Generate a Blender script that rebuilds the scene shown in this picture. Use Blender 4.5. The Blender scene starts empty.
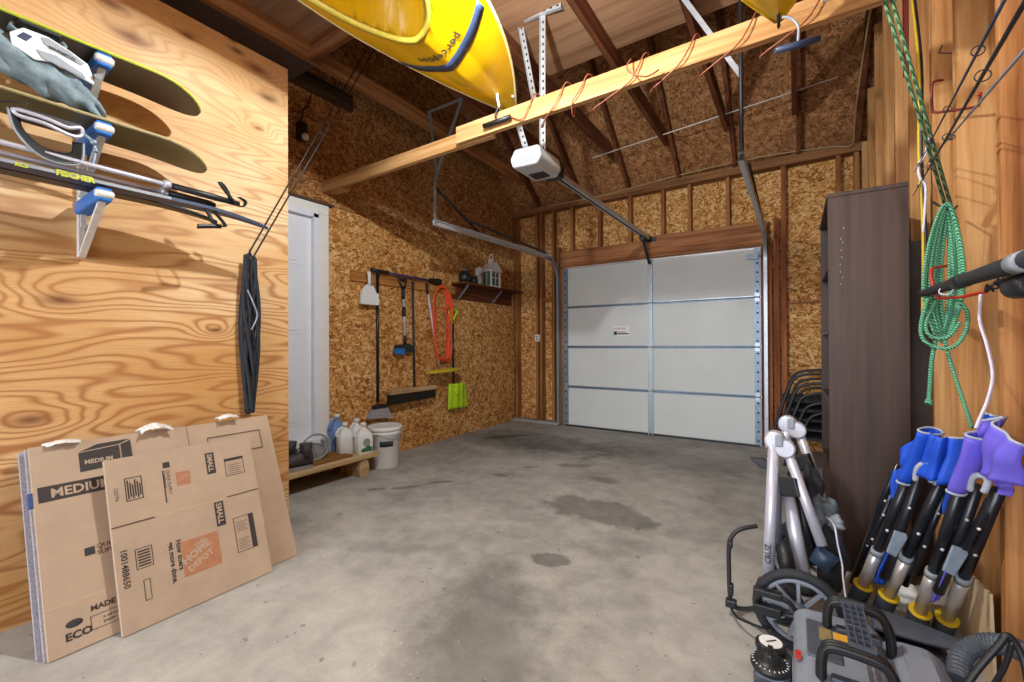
import bpy, math, random
from mathutils import Vector, Matrix
random.seed(7)
V = Vector
PI = math.pi
sc = bpy.context.scene
col = sc.collection

# ------------------------------------------------------------------ camera
cam_d = bpy.data.cameras.new('camera'); cam = bpy.data.objects.new('camera', cam_d); col.objects.link(cam)
cam_d.sensor_fit = 'HORIZONTAL'; cam_d.sensor_width = 36.0; cam_d.lens = 36.0*431.27/1024.0
cam_d.clip_start = 0.02
_yaw, _pit, _rol = .5823, .0048, -.0048
_F = V((-math.sin(_yaw)*math.cos(_pit), math.cos(_yaw)*math.cos(_pit), math.sin(_pit)))
_R = V((math.cos(_yaw), math.sin(_yaw), 0)); _U = _R.cross(_F)
_R2 = _R*math.cos(_rol) + _U*math.sin(_rol); _U2 = -_R*math.sin(_rol) + _U*math.cos(_rol)
cam.matrix_world = Matrix.Translation((0, 0, 1.12)) @ Matrix((_R2, _U2, -_F)).transposed().to_4x4()
sc.camera = cam

# ------------------------------------------------------------------ world and light
w = bpy.data.worlds.new('sky'); sc.world = w; w.use_nodes = True
bg = w.node_tree.nodes['Background']; bg.inputs[0].default_value = (.86, .92, 1, 1); bg.inputs[1].default_value = 2.0
def lamp(name, kind, loc, power, color=(1, 1, 1), size=.1, aim=None, **k):
    d = bpy.data.lights.new(name, kind); o = bpy.data.objects.new(name, d); col.objects.link(o)
    o.location = loc; d.color = color; d.energy = power
    if kind == 'POINT': d.shadow_soft_size = size
    if kind == 'AREA': d.shape = 'RECTANGLE'; d.size = size[0]; d.size_y = size[1]
    if aim is not None: o.rotation_euler = (V(aim)-V(loc)).to_track_quat('-Z', 'Y').to_euler()
    for a, b in k.items(): setattr(d, a, b)
    return o
LIGHT_AT = (-1.05, 1.24, 2.68)
lamp('ceiling_bulb_light', 'POINT', LIGHT_AT, 118, (.88, .95, 1), .03)
lamp('rear_bulb_light', 'POINT', (.40, -.75, 2.75), 34, (.88, .95, 1), .05)
lamp('open_door_daylight', 'AREA', (-1.5, -5.2, 1.9), 260, (.80, .90, 1), (4.5, 3.2), (-1.5, 3, 1.0))
sc.view_settings.view_transform = 'Standard'; sc.view_settings.look = 'None'
sc.view_settings.gamma = 1; sc.view_settings.use_curve_mapping = False
sc.view_settings.exposure = 0.42

# ------------------------------------------------------------------ materials
def srgb(h):
    c = [int(h[i:i+2], 16)/255 for i in (0, 2, 4)]
    return tuple((x/12.92 if x <= .04045 else ((x+.055)/1.055)**2.4) for x in c) + (1,)
class NT:
    def __init__(s, name, rough=.6, metal=0, spec=.5):
        s.m = bpy.data.materials.new(name); s.m.use_nodes = True; s.t = s.m.node_tree
        s.b = s.t.nodes['Principled BSDF']; s.b.inputs['Roughness'].default_value = rough
        s.b.inputs['Metallic'].default_value = metal; s.b.inputs['Specular IOR Level'].default_value = spec
        s.tc = None
    def n(s, kind, **k):
        x = s.t.nodes.new(kind)
        for a, b in k.items(): setattr(x, a, b)
        return x
    def l(s, a, b): s.t.links.new(a, b)
    def inp(s, node, key, v):
        if isinstance(v, (int, float, tuple, list)): node.inputs[key].default_value = v
        else: s.l(v, node.inputs[key])
    def obj(s):
        if not s.tc: s.tc = s.n('ShaderNodeTexCoord')
        return s.tc.outputs['Object']
    def mapping(s, scale=(1, 1, 1), rot=(0, 0, 0), loc=(0, 0, 0), src=None):
        x = s.n('ShaderNodeMapping'); x.inputs['Scale'].default_value = scale
        x.inputs['Rotation'].default_value = rot; x.inputs['Location'].default_value = loc
        s.l(src or s.obj(), x.inputs[0]); return x.outputs[0]
    def noise(s, vec, scale, detail=3, rough=.5, dist=0):
        x = s.n('ShaderNodeTexNoise'); s.l(vec, x.inputs['Vector']); x.inputs['Scale'].default_value = scale
        x.inputs['Detail'].default_value = detail; x.inputs['Roughness'].default_value = rough
        x.inputs['Distortion'].default_value = dist; return x.outputs['Fac']
    def math(s, op, a, b=0, c=0, clamp=False):
        x = s.n('ShaderNodeMath', operation=op); x.use_clamp = clamp
        s.inp(x, 0, a); s.inp(x, 1, b); s.inp(x, 2, c); return x.outputs[0]
    def ramp(s, fac, stops, interp='LINEAR'):
        x = s.n('ShaderNodeValToRGB'); x.color_ramp.interpolation = interp; s.l(fac, x.inputs[0])
        e = x.color_ramp.elements
        while len(e) < len(stops): e.new(.5)
        for i, (p, c) in enumerate(stops):
            e[i].position = p; e[i].color = c if len(c) == 4 else (*c, 1)
        return x.outputs['Color']
    def mix(s, fac, a, b, mode='MIX'):
        x = s.n('ShaderNodeMix', data_type='RGBA', blend_type=mode)
        s.inp(x, 0, fac); s.inp(x, 6, a); s.inp(x, 7, b); return x.outputs[2]
    def color(s, c): s.inp(s.b, 'Base Color', c)
    def bump(s, h, strength=.3, dist=.005):
        x = s.n('ShaderNodeBump'); x.inputs['Strength'].default_value = strength
        x.inputs['Distance'].default_value = dist; s.l(h, x.inputs['Height']); s.l(x.outputs[0], s.b.inputs['Normal'])

def plain(name, hexc, rough=.5, metal=0, var=.12, spec=.5, vs=30):
    n = NT(name, rough, metal, spec); c = srgb(hexc)
    f = n.noise(n.mapping(), vs, 4, .6)
    lo = tuple(x*(1-var) for x in c[:3]) + (1,); hi = tuple(min(1, x*(1+var)) for x in c[:3]) + (1,)
    n.color(n.ramp(f, [(.3, lo), (.7, hi)])); n.bump(f, .08, .002)
    return n.m

def osb(name, axis, stops, rough=.75, fs=17):
    """flakes of pressed wood; axis = the normal of the board ('X', 'Y' or 'Z')"""
    n = NT(name, rough, 0, .25)
    sep = n.n('ShaderNodeSeparateXYZ'); n.l(n.obj(), sep.inputs[0])
    com = n.n('ShaderNodeCombineXYZ')
    a, b = {'X': (1, 2), 'Y': (0, 2), 'Z': (0, 1)}[axis]
    n.l(sep.outputs[a], com.inputs[0]); n.l(sep.outputs[b], com.inputs[1])
    base = com.outputs[0]
    best = None; bestc = None
    for i, ang in enumerate((.25, 1.2, 2.25, 2.9)):
        v = n.mapping((1, 3.6, 1), (0, 0, 0), (i*3.1, i*1.7, 0), n.mapping((1, 1, 1), (0, 0, ang), (0, 0, 0), base))
        vo = n.n('ShaderNodeTexVoronoi'); vo.inputs['Scale'].default_value = fs + i*2; n.l(v, vo.inputs['Vector'])
        sp = n.n('ShaderNodeSeparateColor'); n.l(vo.outputs['Color'], sp.inputs[0])
        h = sp.outputs[0]; c = n.math('ADD', n.math('MULTIPLY', sp.outputs[1], .8), n.math('MULTIPLY', vo.outputs['Distance'], .25))
        if best is None: best, bestc = h, c
        else:
            g = n.math('GREATER_THAN', h, best)
            bestc = n.math('ADD', n.math('MULTIPLY', g, c), n.math('MULTIPLY', n.math('SUBTRACT', 1, g), bestc))
            best = n.math('MAXIMUM', h, best)
    big = n.noise(base, 1.3, 3, .5)
    f = n.math('ADD', bestc, n.math('MULTIPLY', n.math('SUBTRACT', big, .5), .45))
    n.color(n.ramp(f, stops)); n.bump(best, .25, .003)
    return n.m

def wood(name, c_dark, c_mid, c_light, axis=2, scale=1.0, knots=True, rough=.7, spec=.25):
    """sawn softwood: streaks along axis, dark knots"""
    n = NT(name, rough, 0, spec)
    sc3 = [26*scale]*3; sc3[axis] = 1.2*scale
    f = n.noise(n.mapping(tuple(sc3)), 1.0, 5, .6, .4)
    sc3 = [90*scale]*3; sc3[axis] = 3*scale
    g = n.noise(n.mapping(tuple(sc3)), 1.0, 2, .5)
    big = n.noise(n.mapping(), 1.7, 2)
    t = n.math('ADD', n.math('MULTIPLY', f, .7), n.math('ADD', n.math('MULTIPLY', g, .15), n.math('MULTIPLY', big, .25)))
    c = n.ramp(t, [(.40, srgb(c_dark)), (.52, srgb(c_mid)), (.64, srgb(c_light))])
    if knots:
        sk = [6*scale]*3; sk[axis] = 3.2*scale
        vo = n.n('ShaderNodeTexVoronoi'); vo.inputs['Scale'].default_value = 1; n.l(n.mapping(tuple(sk)), vo.inputs['Vector'])
        sp = n.n('ShaderNodeSeparateColor'); n.l(vo.outputs['Color'], sp.inputs[0])
        rad = n.math('MULTIPLY', n.math('SUBTRACT', sp.outputs[0], .35), .16)
        dd = n.math('ADD', vo.outputs['Distance'], n.math('MULTIPLY', n.math('SUBTRACT', f, .5), .12))
        k = n.math('MULTIPLY', n.math('SUBTRACT', rad, dd), 22, clamp=True)
        c = n.mix(n.math('MULTIPLY', k, .6), c, srgb('4a2412'))
    n.color(c); n.bump(f, .15, .003)
    return n.m

def plywood_face():
    """rotary cut plywood with contour-like grain and football knots; board normal = X"""
    n = NT('plywood_partition_face', .55, 0, .35)
    sep = n.n('ShaderNodeSeparateXYZ'); n.l(n.obj(), sep.inputs[0])
    Y, Z = sep.outputs[1], sep.outputs[2]
    com = n.n('ShaderNodeCombineXYZ'); n.l(Y, com.inputs[0]); n.l(Z, com.inputs[1]); P = com.outputs[0]
    h = n.math('MULTIPLY', n.noise(n.mapping((.75, 4.2, 1), src=P), 1.0, 2, .45, .25), 9.0)
    h = n.math('ADD', h, n.math('MULTIPLY', Z, 5.0))
    kn = None
    for (ky, kz, r) in ((0.710, 2.565, 0.045), (0.934, 2.708, 0.022), (1.167, 2.762, 0.02), (1.274, 2.718, 0.035), (0.632, 2.679, 0.03), (1.337, 2.578, 0.03), (1.279, 2.376, 0.016), (1.142, 2.809, 0.012), (0.472, 1.312, 0.03), (1.056, 1.198, 0.018), (0.387, 0.817, 0.03)):
        dy = n.math('MULTIPLY', n.math('SUBTRACT', Y, ky), .42/r); dz = n.math('MULTIPLY', n.math('SUBTRACT', Z, kz), 1/r)
        d2 = n.math('ADD', n.math('MULTIPLY', dy, dy), n.math('MULTIPLY', dz, dz))
        b = n.math('EXPONENT', n.math('MULTIPLY', d2, -.16))
        h = n.math('ADD', h, n.math('MULTIPLY', b, 2.2))
        core = n.math('EXPONENT', n.math('MULTIPLY', d2, -1.6))
        kn = core if kn is None else n.math('MAXIMUM', kn, core)
    rings = n.math('ADD', n.math('MULTIPLY', n.math('SINE', n.math('MULTIPLY', h, 13.0)), .5), .5)
    rings = n.math('POWER', rings, 3.0)
    fib = n.noise(n.mapping((5, 190, 1), src=P), 1.0, 4, .7)
    big = n.noise(n.mapping((.8, 1.2, 1), src=P), 1.4, 3, .5)
    c = n.ramp(big, [(.32, srgb('c99657')), (.5, srgb('dcb079')), (.68, srgb('edd0a2'))])
    low = n.math('SUBTRACT', 1.0, n.math('MULTIPLY', n.math('SUBTRACT', Z, 1.2), .7), clamp=True)
    amt = n.math('MULTIPLY', n.math('ADD', .26, n.math('MULTIPLY', low, .52)), n.math('ADD', .45, big))
    c = n.mix(n.math('MULTIPLY', rings, amt), c, srgb('9e5a28'))
    c = n.mix(n.math('MULTIPLY', n.math('SUBTRACT', fib, .42, clamp=True), 1.6), c, srgb('b07840'))
    c = n.mix(n.math('MULTIPLY', kn, .85), c, srgb('6e3a20'))
    n.color(c); n.bump(fib, .1, .001)
    return n.m

def concrete():
    n = NT('garage_concrete', .82, 0, .3)
    P = n.obj()
    a = n.noise(P, .9, 5, .6, .6); b = n.noise(P, 7, 6, .65, .3); g = n.noise(P, 130, 2, .6)
    t = n.math('ADD', n.math('MULTIPLY', a, .55), n.math('ADD', n.math('MULTIPLY', b, .35), n.math('MULTIPLY', g, .12)))
    c = n.ramp(t, [(.36, srgb('7d7b76')), (.5, srgb('a19e98')), (.64, srgb('bbb8b1'))])
    sep = n.n('ShaderNodeSeparateXYZ'); n.l(P, sep.inputs[0]); X, Y = sep.outputs[0], sep.outputs[1]
    wob = n.math('MULTIPLY', n.math('SUBTRACT', n.noise(P, 4.5, 5, .7), .5), 1.9)
    for (cx, cy, rx, ry, ang, amt) in STAINS_AND_SHADE:
        ca, sa = math.cos(ang), math.sin(ang)
        dx = n.math('SUBTRACT', X, cx); dy = n.math('SUBTRACT', Y, cy)
        ex = n.math('MULTIPLY', n.math('ADD', n.math('MULTIPLY', dx, ca), n.math('MULTIPLY', dy, sa)), 1/rx)
        ey = n.math('MULTIPLY', n.math('SUBTRACT', n.math('MULTIPLY', dy, ca), n.math('MULTIPLY', dx, sa)), 1/ry)
        d = n.math('ADD', n.math('SQRT', n.math('ADD', n.math('MULTIPLY', ex, ex), n.math('MULTIPLY', ey, ey))), wob)
        soft = 3.5 if amt > .4 else 1.4
        m = n.math('MULTIPLY', n.math('MULTIPLY', n.math('SUBTRACT', 1.25, d), soft, clamp=True), amt)
        c = n.mix(m, c, srgb('3a3732'))
    sp = n.noise(P, 55, 2, .5)
    c = n.mix(n.math('MULTIPLY', n.math('GREATER_THAN', sp, .735), .6), c, srgb('dcdad4'))
    sp2 = n.noise(n.mapping(loc=(3, 3, 0)), 18, 3, .5)
    c = n.mix(n.math('MULTIPLY', n.math('GREATER_THAN', sp2, .70), .5), c, srgb('55524c'))
    n.color(c); n.bump(b, .12, .004)
    return n.m
STAINS_AND_SHADE = [(-1.0, 1.25, .30, .55, .55, .34), (-2.6, 4.0, .9, .28, -.2, .38), (-1.12, 2.72, .36, .17, -.12, .5), (-1.06, 1.97, .09, .06, .2, .55), (-2.45, 4.3, .8, .32, -.15, .42),  # first entry: a floor shadow painted into the concrete as a dark blot
          (-1.1, 4.3, 1.2, .35, 0, .28), (-1.7, 3.6, .14, .06, .4, .42), (-1.3, 3.35, .16, .08, .1, .35), (-2.9, 4.3, .3, .08, .8, .55),
          (-2.4, 2.6, .09, .035, .8, .5), (-2.55, 2.35, .10, .03, .9, .5), (-2.1, 3.0, .07, .03, .2, .5), (-1.9, 1.6, .35, .07, .5, .25),
          (-1.0, 1.3, .22, .5, .6, .22), (-2.7, 2.2, .06, .03, .9, .5), (-2.0, 3.35, .06, .03, .6, .45)]  # first entry here deepens that painted floor shadow

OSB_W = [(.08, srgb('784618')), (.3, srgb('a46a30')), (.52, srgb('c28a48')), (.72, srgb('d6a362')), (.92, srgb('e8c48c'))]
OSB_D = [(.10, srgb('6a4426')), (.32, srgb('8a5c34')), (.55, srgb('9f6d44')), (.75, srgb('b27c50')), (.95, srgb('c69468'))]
M = {}
M['osb_x'] = osb('oriented_strand_board_side', 'X', OSB_W)
M['osb_y'] = osb('oriented_strand_board_end', 'Y', OSB_W)
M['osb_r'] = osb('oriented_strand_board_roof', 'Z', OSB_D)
M['osb_x_shaded'] = osb('oriented_strand_board_shaded', 'X', [(.08, srgb('6e421e')), (.3, srgb('8e5c30')), (.52, srgb('a87442')), (.72, srgb('bb8a56')), (.92, srgb('cfa672'))])  # darkened copy of the side board; shade of the upper wall put into its colour
M['ply'] = plywood_face()
M['floor'] = concrete()
M['stud'] = wood('stud_softwood', 'a06c3c', 'c08a54', 'd2a26c')
M['stud_near'] = wood('stud_orange_brown', '84502a', 'a8703e', 'be8856')
M['stud_y'] = wood('stud_softwood_brown', '6e4020', '8f5a30', 'ab7444')
M['stud_r'] = wood('stud_redwood', '6b3418', '8a4a26', 'a5643a')
M['rafter'] = wood('rafter_wood', '4a2817', '663a22', '7e4c2e', 1)
M['joist'] = wood('joist_wood', '7a4a28', 'a06a3e', 'bb8655', 1)
M['beamx'] = wood('pale_beam_wood', '8f6238', 'b0804c', 'c69a68', 0)
M['header'] = wood('header_wood', '6a3c20', '8f5a34', 'a8714a', 0)
M['platex'] = wood('plate_wood', '5c371f', '7d5230', '96683f', 0)
M['loft'] = wood('loft_plywood', '8a6448', 'a67c5c', 'b88e6a', 0, .5, False)
M['soffit'] = plain('dark_brown_panel', '5b4a40', .6)
M['oldboard'] = wood('old_dark_board', '2e2018', '4a3526', '5e4634', 1)
M['bench'] = wood('weathered_bench_wood', '8a6f4c', 'b2946a', 'c8ae86', 1)
M['shelf'] = wood('stained_shelf_wood', '3a1e10', '5a3018', '704024', 1, 1, False)
M['rail'] = wood('tool_rail_wood', '7a4a22', 'a06a34', 'b98246', 1)
M['bookcase'] = wood('dark_walnut_veneer', '2c1e19', '3e2b23', '4c372d', 2, .45, False, .5, .4)
M['cardboard'] = plain('cardboard', 'b8a18a', .85, 0, .06, .2, 9)
M['cardboard_edge'] = plain('cardboard_edge', 'a5a2aa', .9, 0, .3, .1, 160)
M['cardboard_dark'] = plain('cardboard_inside', '5e4a3c', .9)
M['ink'] = plain('black_print', '3c3634', .8)
M['orange_ink'] = plain('orange_print', 'b47c5a', .8)
M['blue_ink'] = plain('blue_print', '3a4c82', .8)
M['white_paint'] = plain('white_door_paint', 'e6eaf2', .35, 0, .02)
M['white_trim'] = plain('white_trim_paint', 'e8e8e4', .45, 0, .04)
M['panel'] = plain('garage_door_panel', 'd4d6d2', .5, 0, .03, .4, 3)
M['steel'] = plain('galvanised_steel', 'a9b0b6', .42, .75, .12)
M['steel_light'] = plain('pale_galvanised_steel', 'c9ccce', .5, .45, .1)
M['steel_blue'] = plain('blue_grey_steel', '8593a3', .45, .5, .15)
M['dark_steel'] = plain('dark_steel', '3c3a3c', .5, .6)
M['hole'] = plain('punched_hole_black', '17171a', .9)
M['black'] = plain('black_plastic', '1c1d20', .45)
M['black_rubber'] = plain('black_rubber', '24262a', .75)
M['black_fab'] = plain('black_fabric', '26282f', .9, 0, .3)
M['white_pl'] = plain('white_plastic', 'e4e6e6', .4, 0, .03)
M['grey_pl'] = plain('grey_plastic', '8f959c', .5)
M['opener'] = plain('opener_grey', 'b6b8b8', .5, 0, .04)
M['yellow'] = plain('yellow_polyethylene', 'e6b400', .35, 0, .06, .5, 4)
M['olive'] = plain('olive_rim', 'a8922c', .5)
M['navy'] = plain('navy_stripe', '2c3a56', .5)
M['blue'] = plain('bright_blue', '1f6fc0', .5)
M['rack_white'] = plain('rack_off_white', 'd9d6d0', .45, .1)
M['board_dark'] = plain('snowboard_charcoal', '4c4740', .35, 0, .15, .5, 6)
M['board_olive'] = plain('snowboard_olive', '6a6644', .35, 0, .2, .5, 6)
M['lime'] = plain('lime_edge', 'b8c030', .5)
M['board_edge'] = plain('board_tan_edge', 'a89868', .5)
M['grey_cloth'] = plain('grey_blue_cloth', '7f9096', .9, 0, .35, .2, 22)
M['silver'] = plain('silver_tube', 'c6c6d2', .35, .35, .05)
M['chrome'] = plain('polished_metal', 'c4bcb8', .3, .55, .1)
M['red'] = plain('red_coating', 'b02818', .5)
M['orange'] = plain('orange_cord', 'e2532a', .6)
M['copper'] = plain('brown_orange_cord', '8c4c34', .55)
M['limegreen'] = plain('lime_green_plastic', 'b4dc14', .45, 0, .05)
M['yellow_mop'] = plain('yellow_mop_plastic', 'c8b428', .5)
M['bristle'] = plain('grey_bristles', '9a9ba0', .95, 0, .35, .1, 120)
M['bristle_dark'] = plain('dark_bristles', '2e2823', .95, 0, .4, .1, 120)
M['pale_handle'] = plain('pale_handle', 'cfc4c4', .4)
M['blue_cloth'] = plain('royal_blue_nylon', '1d4fc4', .6, 0, .15, .4, 12)
M['purple_cloth'] = plain('periwinkle_nylon', '6c5fd2', .6, 0, .12, .4, 12)
M['piping'] = plain('grey_piping', 'a9adb8', .7)
M['yellow_ring'] = plain('yellow_ring', 'd8b41c', .5)
M['foot'] = plain('charcoal_foot', '343a44', .6)
M['pole'] = plain('black_enamel_tube', '23242a', .28, .2, .1)
M['compressor'] = plain('slate_plastic_shell', '848a96', .45, 0, .08)
M['compressor_dk'] = plain('dark_slate_plastic', '484e5a', .5)
M['sticker'] = plain('yellow_sticker', 'dca23a', .6)
M['brass'] = plain('pale_brass', 'b8a888', .35, .7)
M['reflector'] = plain('brown_reflector', '6e4436', .3)
M['bag_white'] = plain('crumpled_white_paper', 'ece8e2', .8)
M['green_label'] = plain('green_label', '2e7040', .6)
M['label_black'] = plain('dark_label', '2c3038', .6)
M['blue_liquid'] = plain('blue_liquid_plastic', '6f8fc8', .3)
M['mat'] = plain('coir_mat', '8a5f34', .95, 0, .3, .1, 60)
M['boot'] = plain('boot_leather', '3c3436', .6)
M['boot_sole'] = plain('boot_sole', '8c8888', .8)
M['cable_beige'] = plain('beige_cable', 'b39a6c', .6)
M['cable_yellow'] = plain('yellow_cable', 'd8b430', .6)
M['cable_white'] = plain('white_strap', 'ddd4e2', .7)
M['beige_board'] = plain('beige_panel', 'cfb592', .8, 0, .1, .2, 8)
M['paint_red'] = plain('dark_red_paint', '7a2a1e', .6)
def rope_mat(name, a, b, s=60):
    n = NT(name, .85, 0, .2)
    wv = n.n('ShaderNodeTexWave'); wv.wave_type = 'BANDS'; wv.bands_direction = 'DIAGONAL'; wv.inputs['Scale'].default_value = s
    wv.inputs['Distortion'].default_value = 3
    n.l(n.obj(), wv.inputs['Vector']); n.color(n.ramp(wv.outputs['Fac'], [(.35, srgb(a)), (.65, srgb(b))])); return n.m
M['green_rope'] = rope_mat('green_rope', '1a6444', '7fba96', 60)
M['dgreen_rope'] = rope_mat('dark_green_rope', '28482e', '6c8c66', 60)
def clear(name, tint, alpha_mix=.6, rough=.15):
    n = NT(name, rough, 0, .5); n.b.inputs['Base Color'].default_value = srgb(tint)
    n.b.inputs['Transmission Weight'].default_value = alpha_mix; n.b.inputs['IOR'].default_value = 1.2
    f = n.noise(n.obj(), 25, 3); n.bump(f, .4, .01); return n.m
M['clear'] = clear('clear_plastic', 'd8dcdc', .7)

# ------------------------------------------------------------------ mesh builder
class MB:
    def __init__(s): s.v = []; s.f = []; s.mi = []; s.sm = []; s.k = 0
    def add(s, vs, fs, smooth=False):
        o = len(s.v); s.v += [tuple(v) for v in vs]
        for f in fs: s.f.append([i+o for i in f]); s.mi.append(s.k); s.sm.append(smooth)
        return s
    def box(s, c, d, R=None):
        c = V(c); R = R or Matrix.Identity(3); h = [x/2 for x in d]
        vs = [c + R @ V((sx*h[0], sy*h[1], sz*h[2])) for sx in (-1, 1) for sy in (-1, 1) for sz in (-1, 1)]
        return s.add(vs, [(0, 1, 3, 2), (4, 6, 7, 5), (0, 4, 5, 1), (2, 3, 7, 6), (0, 2, 6, 4), (1, 5, 7, 3)])
    def bb(s, a, b): return s.box([(a[i]+b[i])/2 for i in range(3)], [abs(b[i]-a[i]) for i in range(3)])
    def bar(s, p, q, w, h, up=(0, 0, 1)):
        p, q = V(p), V(q); d = (q-p); L = d.length; d.normalize(); sd = d.cross(V(up)).normalized(); u = sd.cross(d)
        return s.box((p+q)/2, (w, L, h), Matrix((sd, d, u)).transposed())
    def tube(s, pts, r, seg=10, smooth=True, closed=False):
        pts = [V(p) for p in pts]; n = len(pts); rs = r if isinstance(r, (list, tuple)) else [r]*n
        tg = []
        for i in range(n):
            a = pts[(i-1) % n] if (closed or i > 0) else pts[i]; b = pts[(i+1) % n] if (closed or i < n-1) else pts[i]
            tg.append((b-a).normalized())
        nrm = tg[0].orthogonal().normalized(); vs = []
        for i in range(n):
            nrm = (nrm - tg[i]*nrm.dot(tg[i])).normalized(); bn = tg[i].cross(nrm)
            for j in range(seg):
                a = 2*PI*j/seg; vs.append(pts[i] + (nrm*math.cos(a) + bn*math.sin(a))*rs[i])
        fs = []
        for i in range(n if closed else n-1):
            k = (i+1) % n
            for j in range(seg): fs.append((i*seg+j, i*seg+(j+1) % seg, k*seg+(j+1) % seg, k*seg+j))
        s.add(vs, fs, smooth)
        if not closed:
            o = len(s.v)-n*seg
            s.f.append([o+j for j in range(seg)][::-1]); s.mi.append(s.k); s.sm.append(False)
            s.f.append([o+(n-1)*seg+j for j in range(seg)]); s.mi.append(s.k); s.sm.append(False)
        return s
    def lathe(s, prof, o, R=None, seg=24, smooth=True, sc2=(1, 1)):
        o = V(o); R = R or Matrix.Identity(3); vs = []; n = len(prof)
        for (r, z) in prof:
            for j in range(seg):
                a = 2*PI*j/seg; vs.append(o + R @ V((r*math.cos(a)*sc2[0], r*math.sin(a)*sc2[1], z)))
        fs = [(i*seg+j, i*seg+(j+1) % seg, (i+1)*seg+(j+1) % seg, (i+1)*seg+j) for i in range(n-1) for j in range(seg)]
        s.add(vs, fs, smooth); b = len(s.v)-n*seg
        s.f.append([b+j for j in range(seg)][::-1]); s.mi.append(s.k); s.sm.append(False)
        s.f.append([b+(n-1)*seg+j for j in range(seg)]); s.mi.append(s.k); s.sm.append(False)
        return s
    def prism(s, poly, o, ux, uy, t, smooth=False):
        """polygon in the frame o, ux, uy, extruded by t along ux x uy"""
        o, ux, uy = V(o), V(ux).normalized(), V(uy).normalized(); nz = ux.cross(uy).normalized(); n = len(poly)
        vs = [o+ux*a+uy*b for a, b in poly] + [o+ux*a+uy*b+nz*t for a, b in poly]
        fs = [list(range(n))[::-1], list(range(n, 2*n))] + [(i, (i+1) % n, n+(i+1) % n, n+i) for i in range(n)]
        return s.add(vs, fs, smooth)
    def ribbon(s, pts, wv, t):
        pts = [V(p) for p in pts]; wv = V(wv); vs = []
        for i, p in enumerate(pts):
            a = pts[max(i-1, 0)]; b = pts[min(i+1, len(pts)-1)]; nn = (b-a).cross(wv).normalized()*t/2
            vs += [p-wv/2-nn, p+wv/2-nn, p+wv/2+nn, p-wv/2+nn]
        fs = [(4*i+j, 4*i+(j+1) % 4, 4*i+4+(j+1) % 4, 4*i+4+j) for i in range(len(pts)-1) for j in range(4)]
        fs += [(3, 2, 1, 0), tuple(4*(len(pts)-1)+j for j in range(4))]
        return s.add(vs, fs, True)
    def ball(s, c, r, seg=14, rings=9, R=None):
        r = r if isinstance(r, (tuple, list)) else (r, r, r); R = R or Matrix.Identity(3); c = V(c); vs = []
        for i in range(rings+1):
            th = PI*i/rings
            for j in range(seg):
                a = 2*PI*j/seg; vs.append(c+R@V((r[0]*math.sin(th)*math.cos(a), r[1]*math.sin(th)*math.sin(a), r[2]*math.cos(th))))
        fs = [(i*seg+j, (i+1)*seg+j, (i+1)*seg+(j+1) % seg, i*seg+(j+1) % seg) for i in range(rings) for j in range(seg)]
        return s.add(vs, fs, True)
    def grid(s, fn, nu, nv, smooth=True, closeu=False):
        vs = [fn(i/nu, j/nv) for i in range(nu+1) for j in range(nv+1)]
        fs = [(i*(nv+1)+j, i*(nv+1)+j+1, (i+1)*(nv+1)+j+1, (i+1)*(nv+1)+j) for i in range(nu) for j in range(nv)]
        return s.add(vs, fs, smooth)
    def text(s, body, size, o, ux, uy, lift=.0006, align='LEFT', bold=0):
        cu = bpy.data.curves.new('t', 'FONT'); cu.body = body; cu.size = size; cu.align_x = align; cu.offset = bold; cu.resolution_u = 2
        ob = bpy.data.objects.new('t', cu); col.objects.link(ob)
        me = bpy.data.meshes.new_from_object(ob.evaluated_get(bpy.context.evaluated_depsgraph_get()))
        ux, uy = V(ux).normalized(), V(uy).normalized(); nz = ux.cross(uy).normalized(); o = V(o)
        s.add([o+ux*v.co.x+uy*v.co.y+nz*lift for v in me.vertices], [list(p.vertices) for p in me.polygons])
        bpy.data.objects.remove(ob); bpy.data.curves.remove(cu); bpy.data.meshes.remove(me); return s
    def build(s, name, mats, parent=None, bevel=0, subsurf=0, solid=0):
        me = bpy.data.meshes.new(name); me.from_pydata(s.v, [], s.f)
        for m in (mats if isinstance(mats, (list, tuple)) else [mats]): me.materials.append(m if not isinstance(m, str) else M[m])
        me.polygons.foreach_set('material_index', s.mi); me.polygons.foreach_set('use_smooth', s.sm); me.update()
        o = bpy.data.objects.new(name, me); col.objects.link(o)
        if parent is not None:
            o.parent = parent; o.matrix_parent_inverse = Matrix.Translation(-V(parent.location)) if parent.type == 'EMPTY' else Matrix.Identity(4)
        if solid: x = o.modifiers.new('thick', 'SOLIDIFY'); x.thickness = solid; x.offset = 0
        if bevel: x = o.modifiers.new('bevel', 'BEVEL'); x.width = bevel; x.segments = 2; x.limit_method = 'ANGLE'; x.angle_limit = .7
        if subsurf: x = o.modifiers.new('sub', 'SUBSURF'); x.levels = subsurf; x.render_levels = subsurf
        return o
def thing(name, label, cat, loc, group=None):
    """an Empty at the base of a thing; parts are then built in world coordinates"""
    o = bpy.data.objects.new(name, None); col.objects.link(o); o.location = loc; o.empty_display_size = .05
    return tag(o, label, cat, group)
def tag(o, label, cat, group=None):
    o['label'] = label; o['category'] = cat
    if group: o['group'] = group
    return o
def struct(o): o['kind'] = 'structure'; return o
def cat(pts, n=6, closed=False):
    pts = [V(p) for p in pts]; out = []; m = len(pts)
    for i in range(m if closed else m-1):
        if closed: a, b, c, d = pts[(i-1) % m], pts[i], pts[(i+1) % m], pts[(i+2) % m]
        else: a, b, c, d = pts[max(i-1, 0)], pts[i], pts[i+1], pts[min(i+2, m-1)]
        for k in range(n):
            t = k/n; out.append(.5*((2*b)+(c-a)*t+(2*a-5*b+4*c-d)*t*t+(3*b-a-3*c+d)*t**3))
    if not closed: out.append(pts[-1])
    return out
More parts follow.
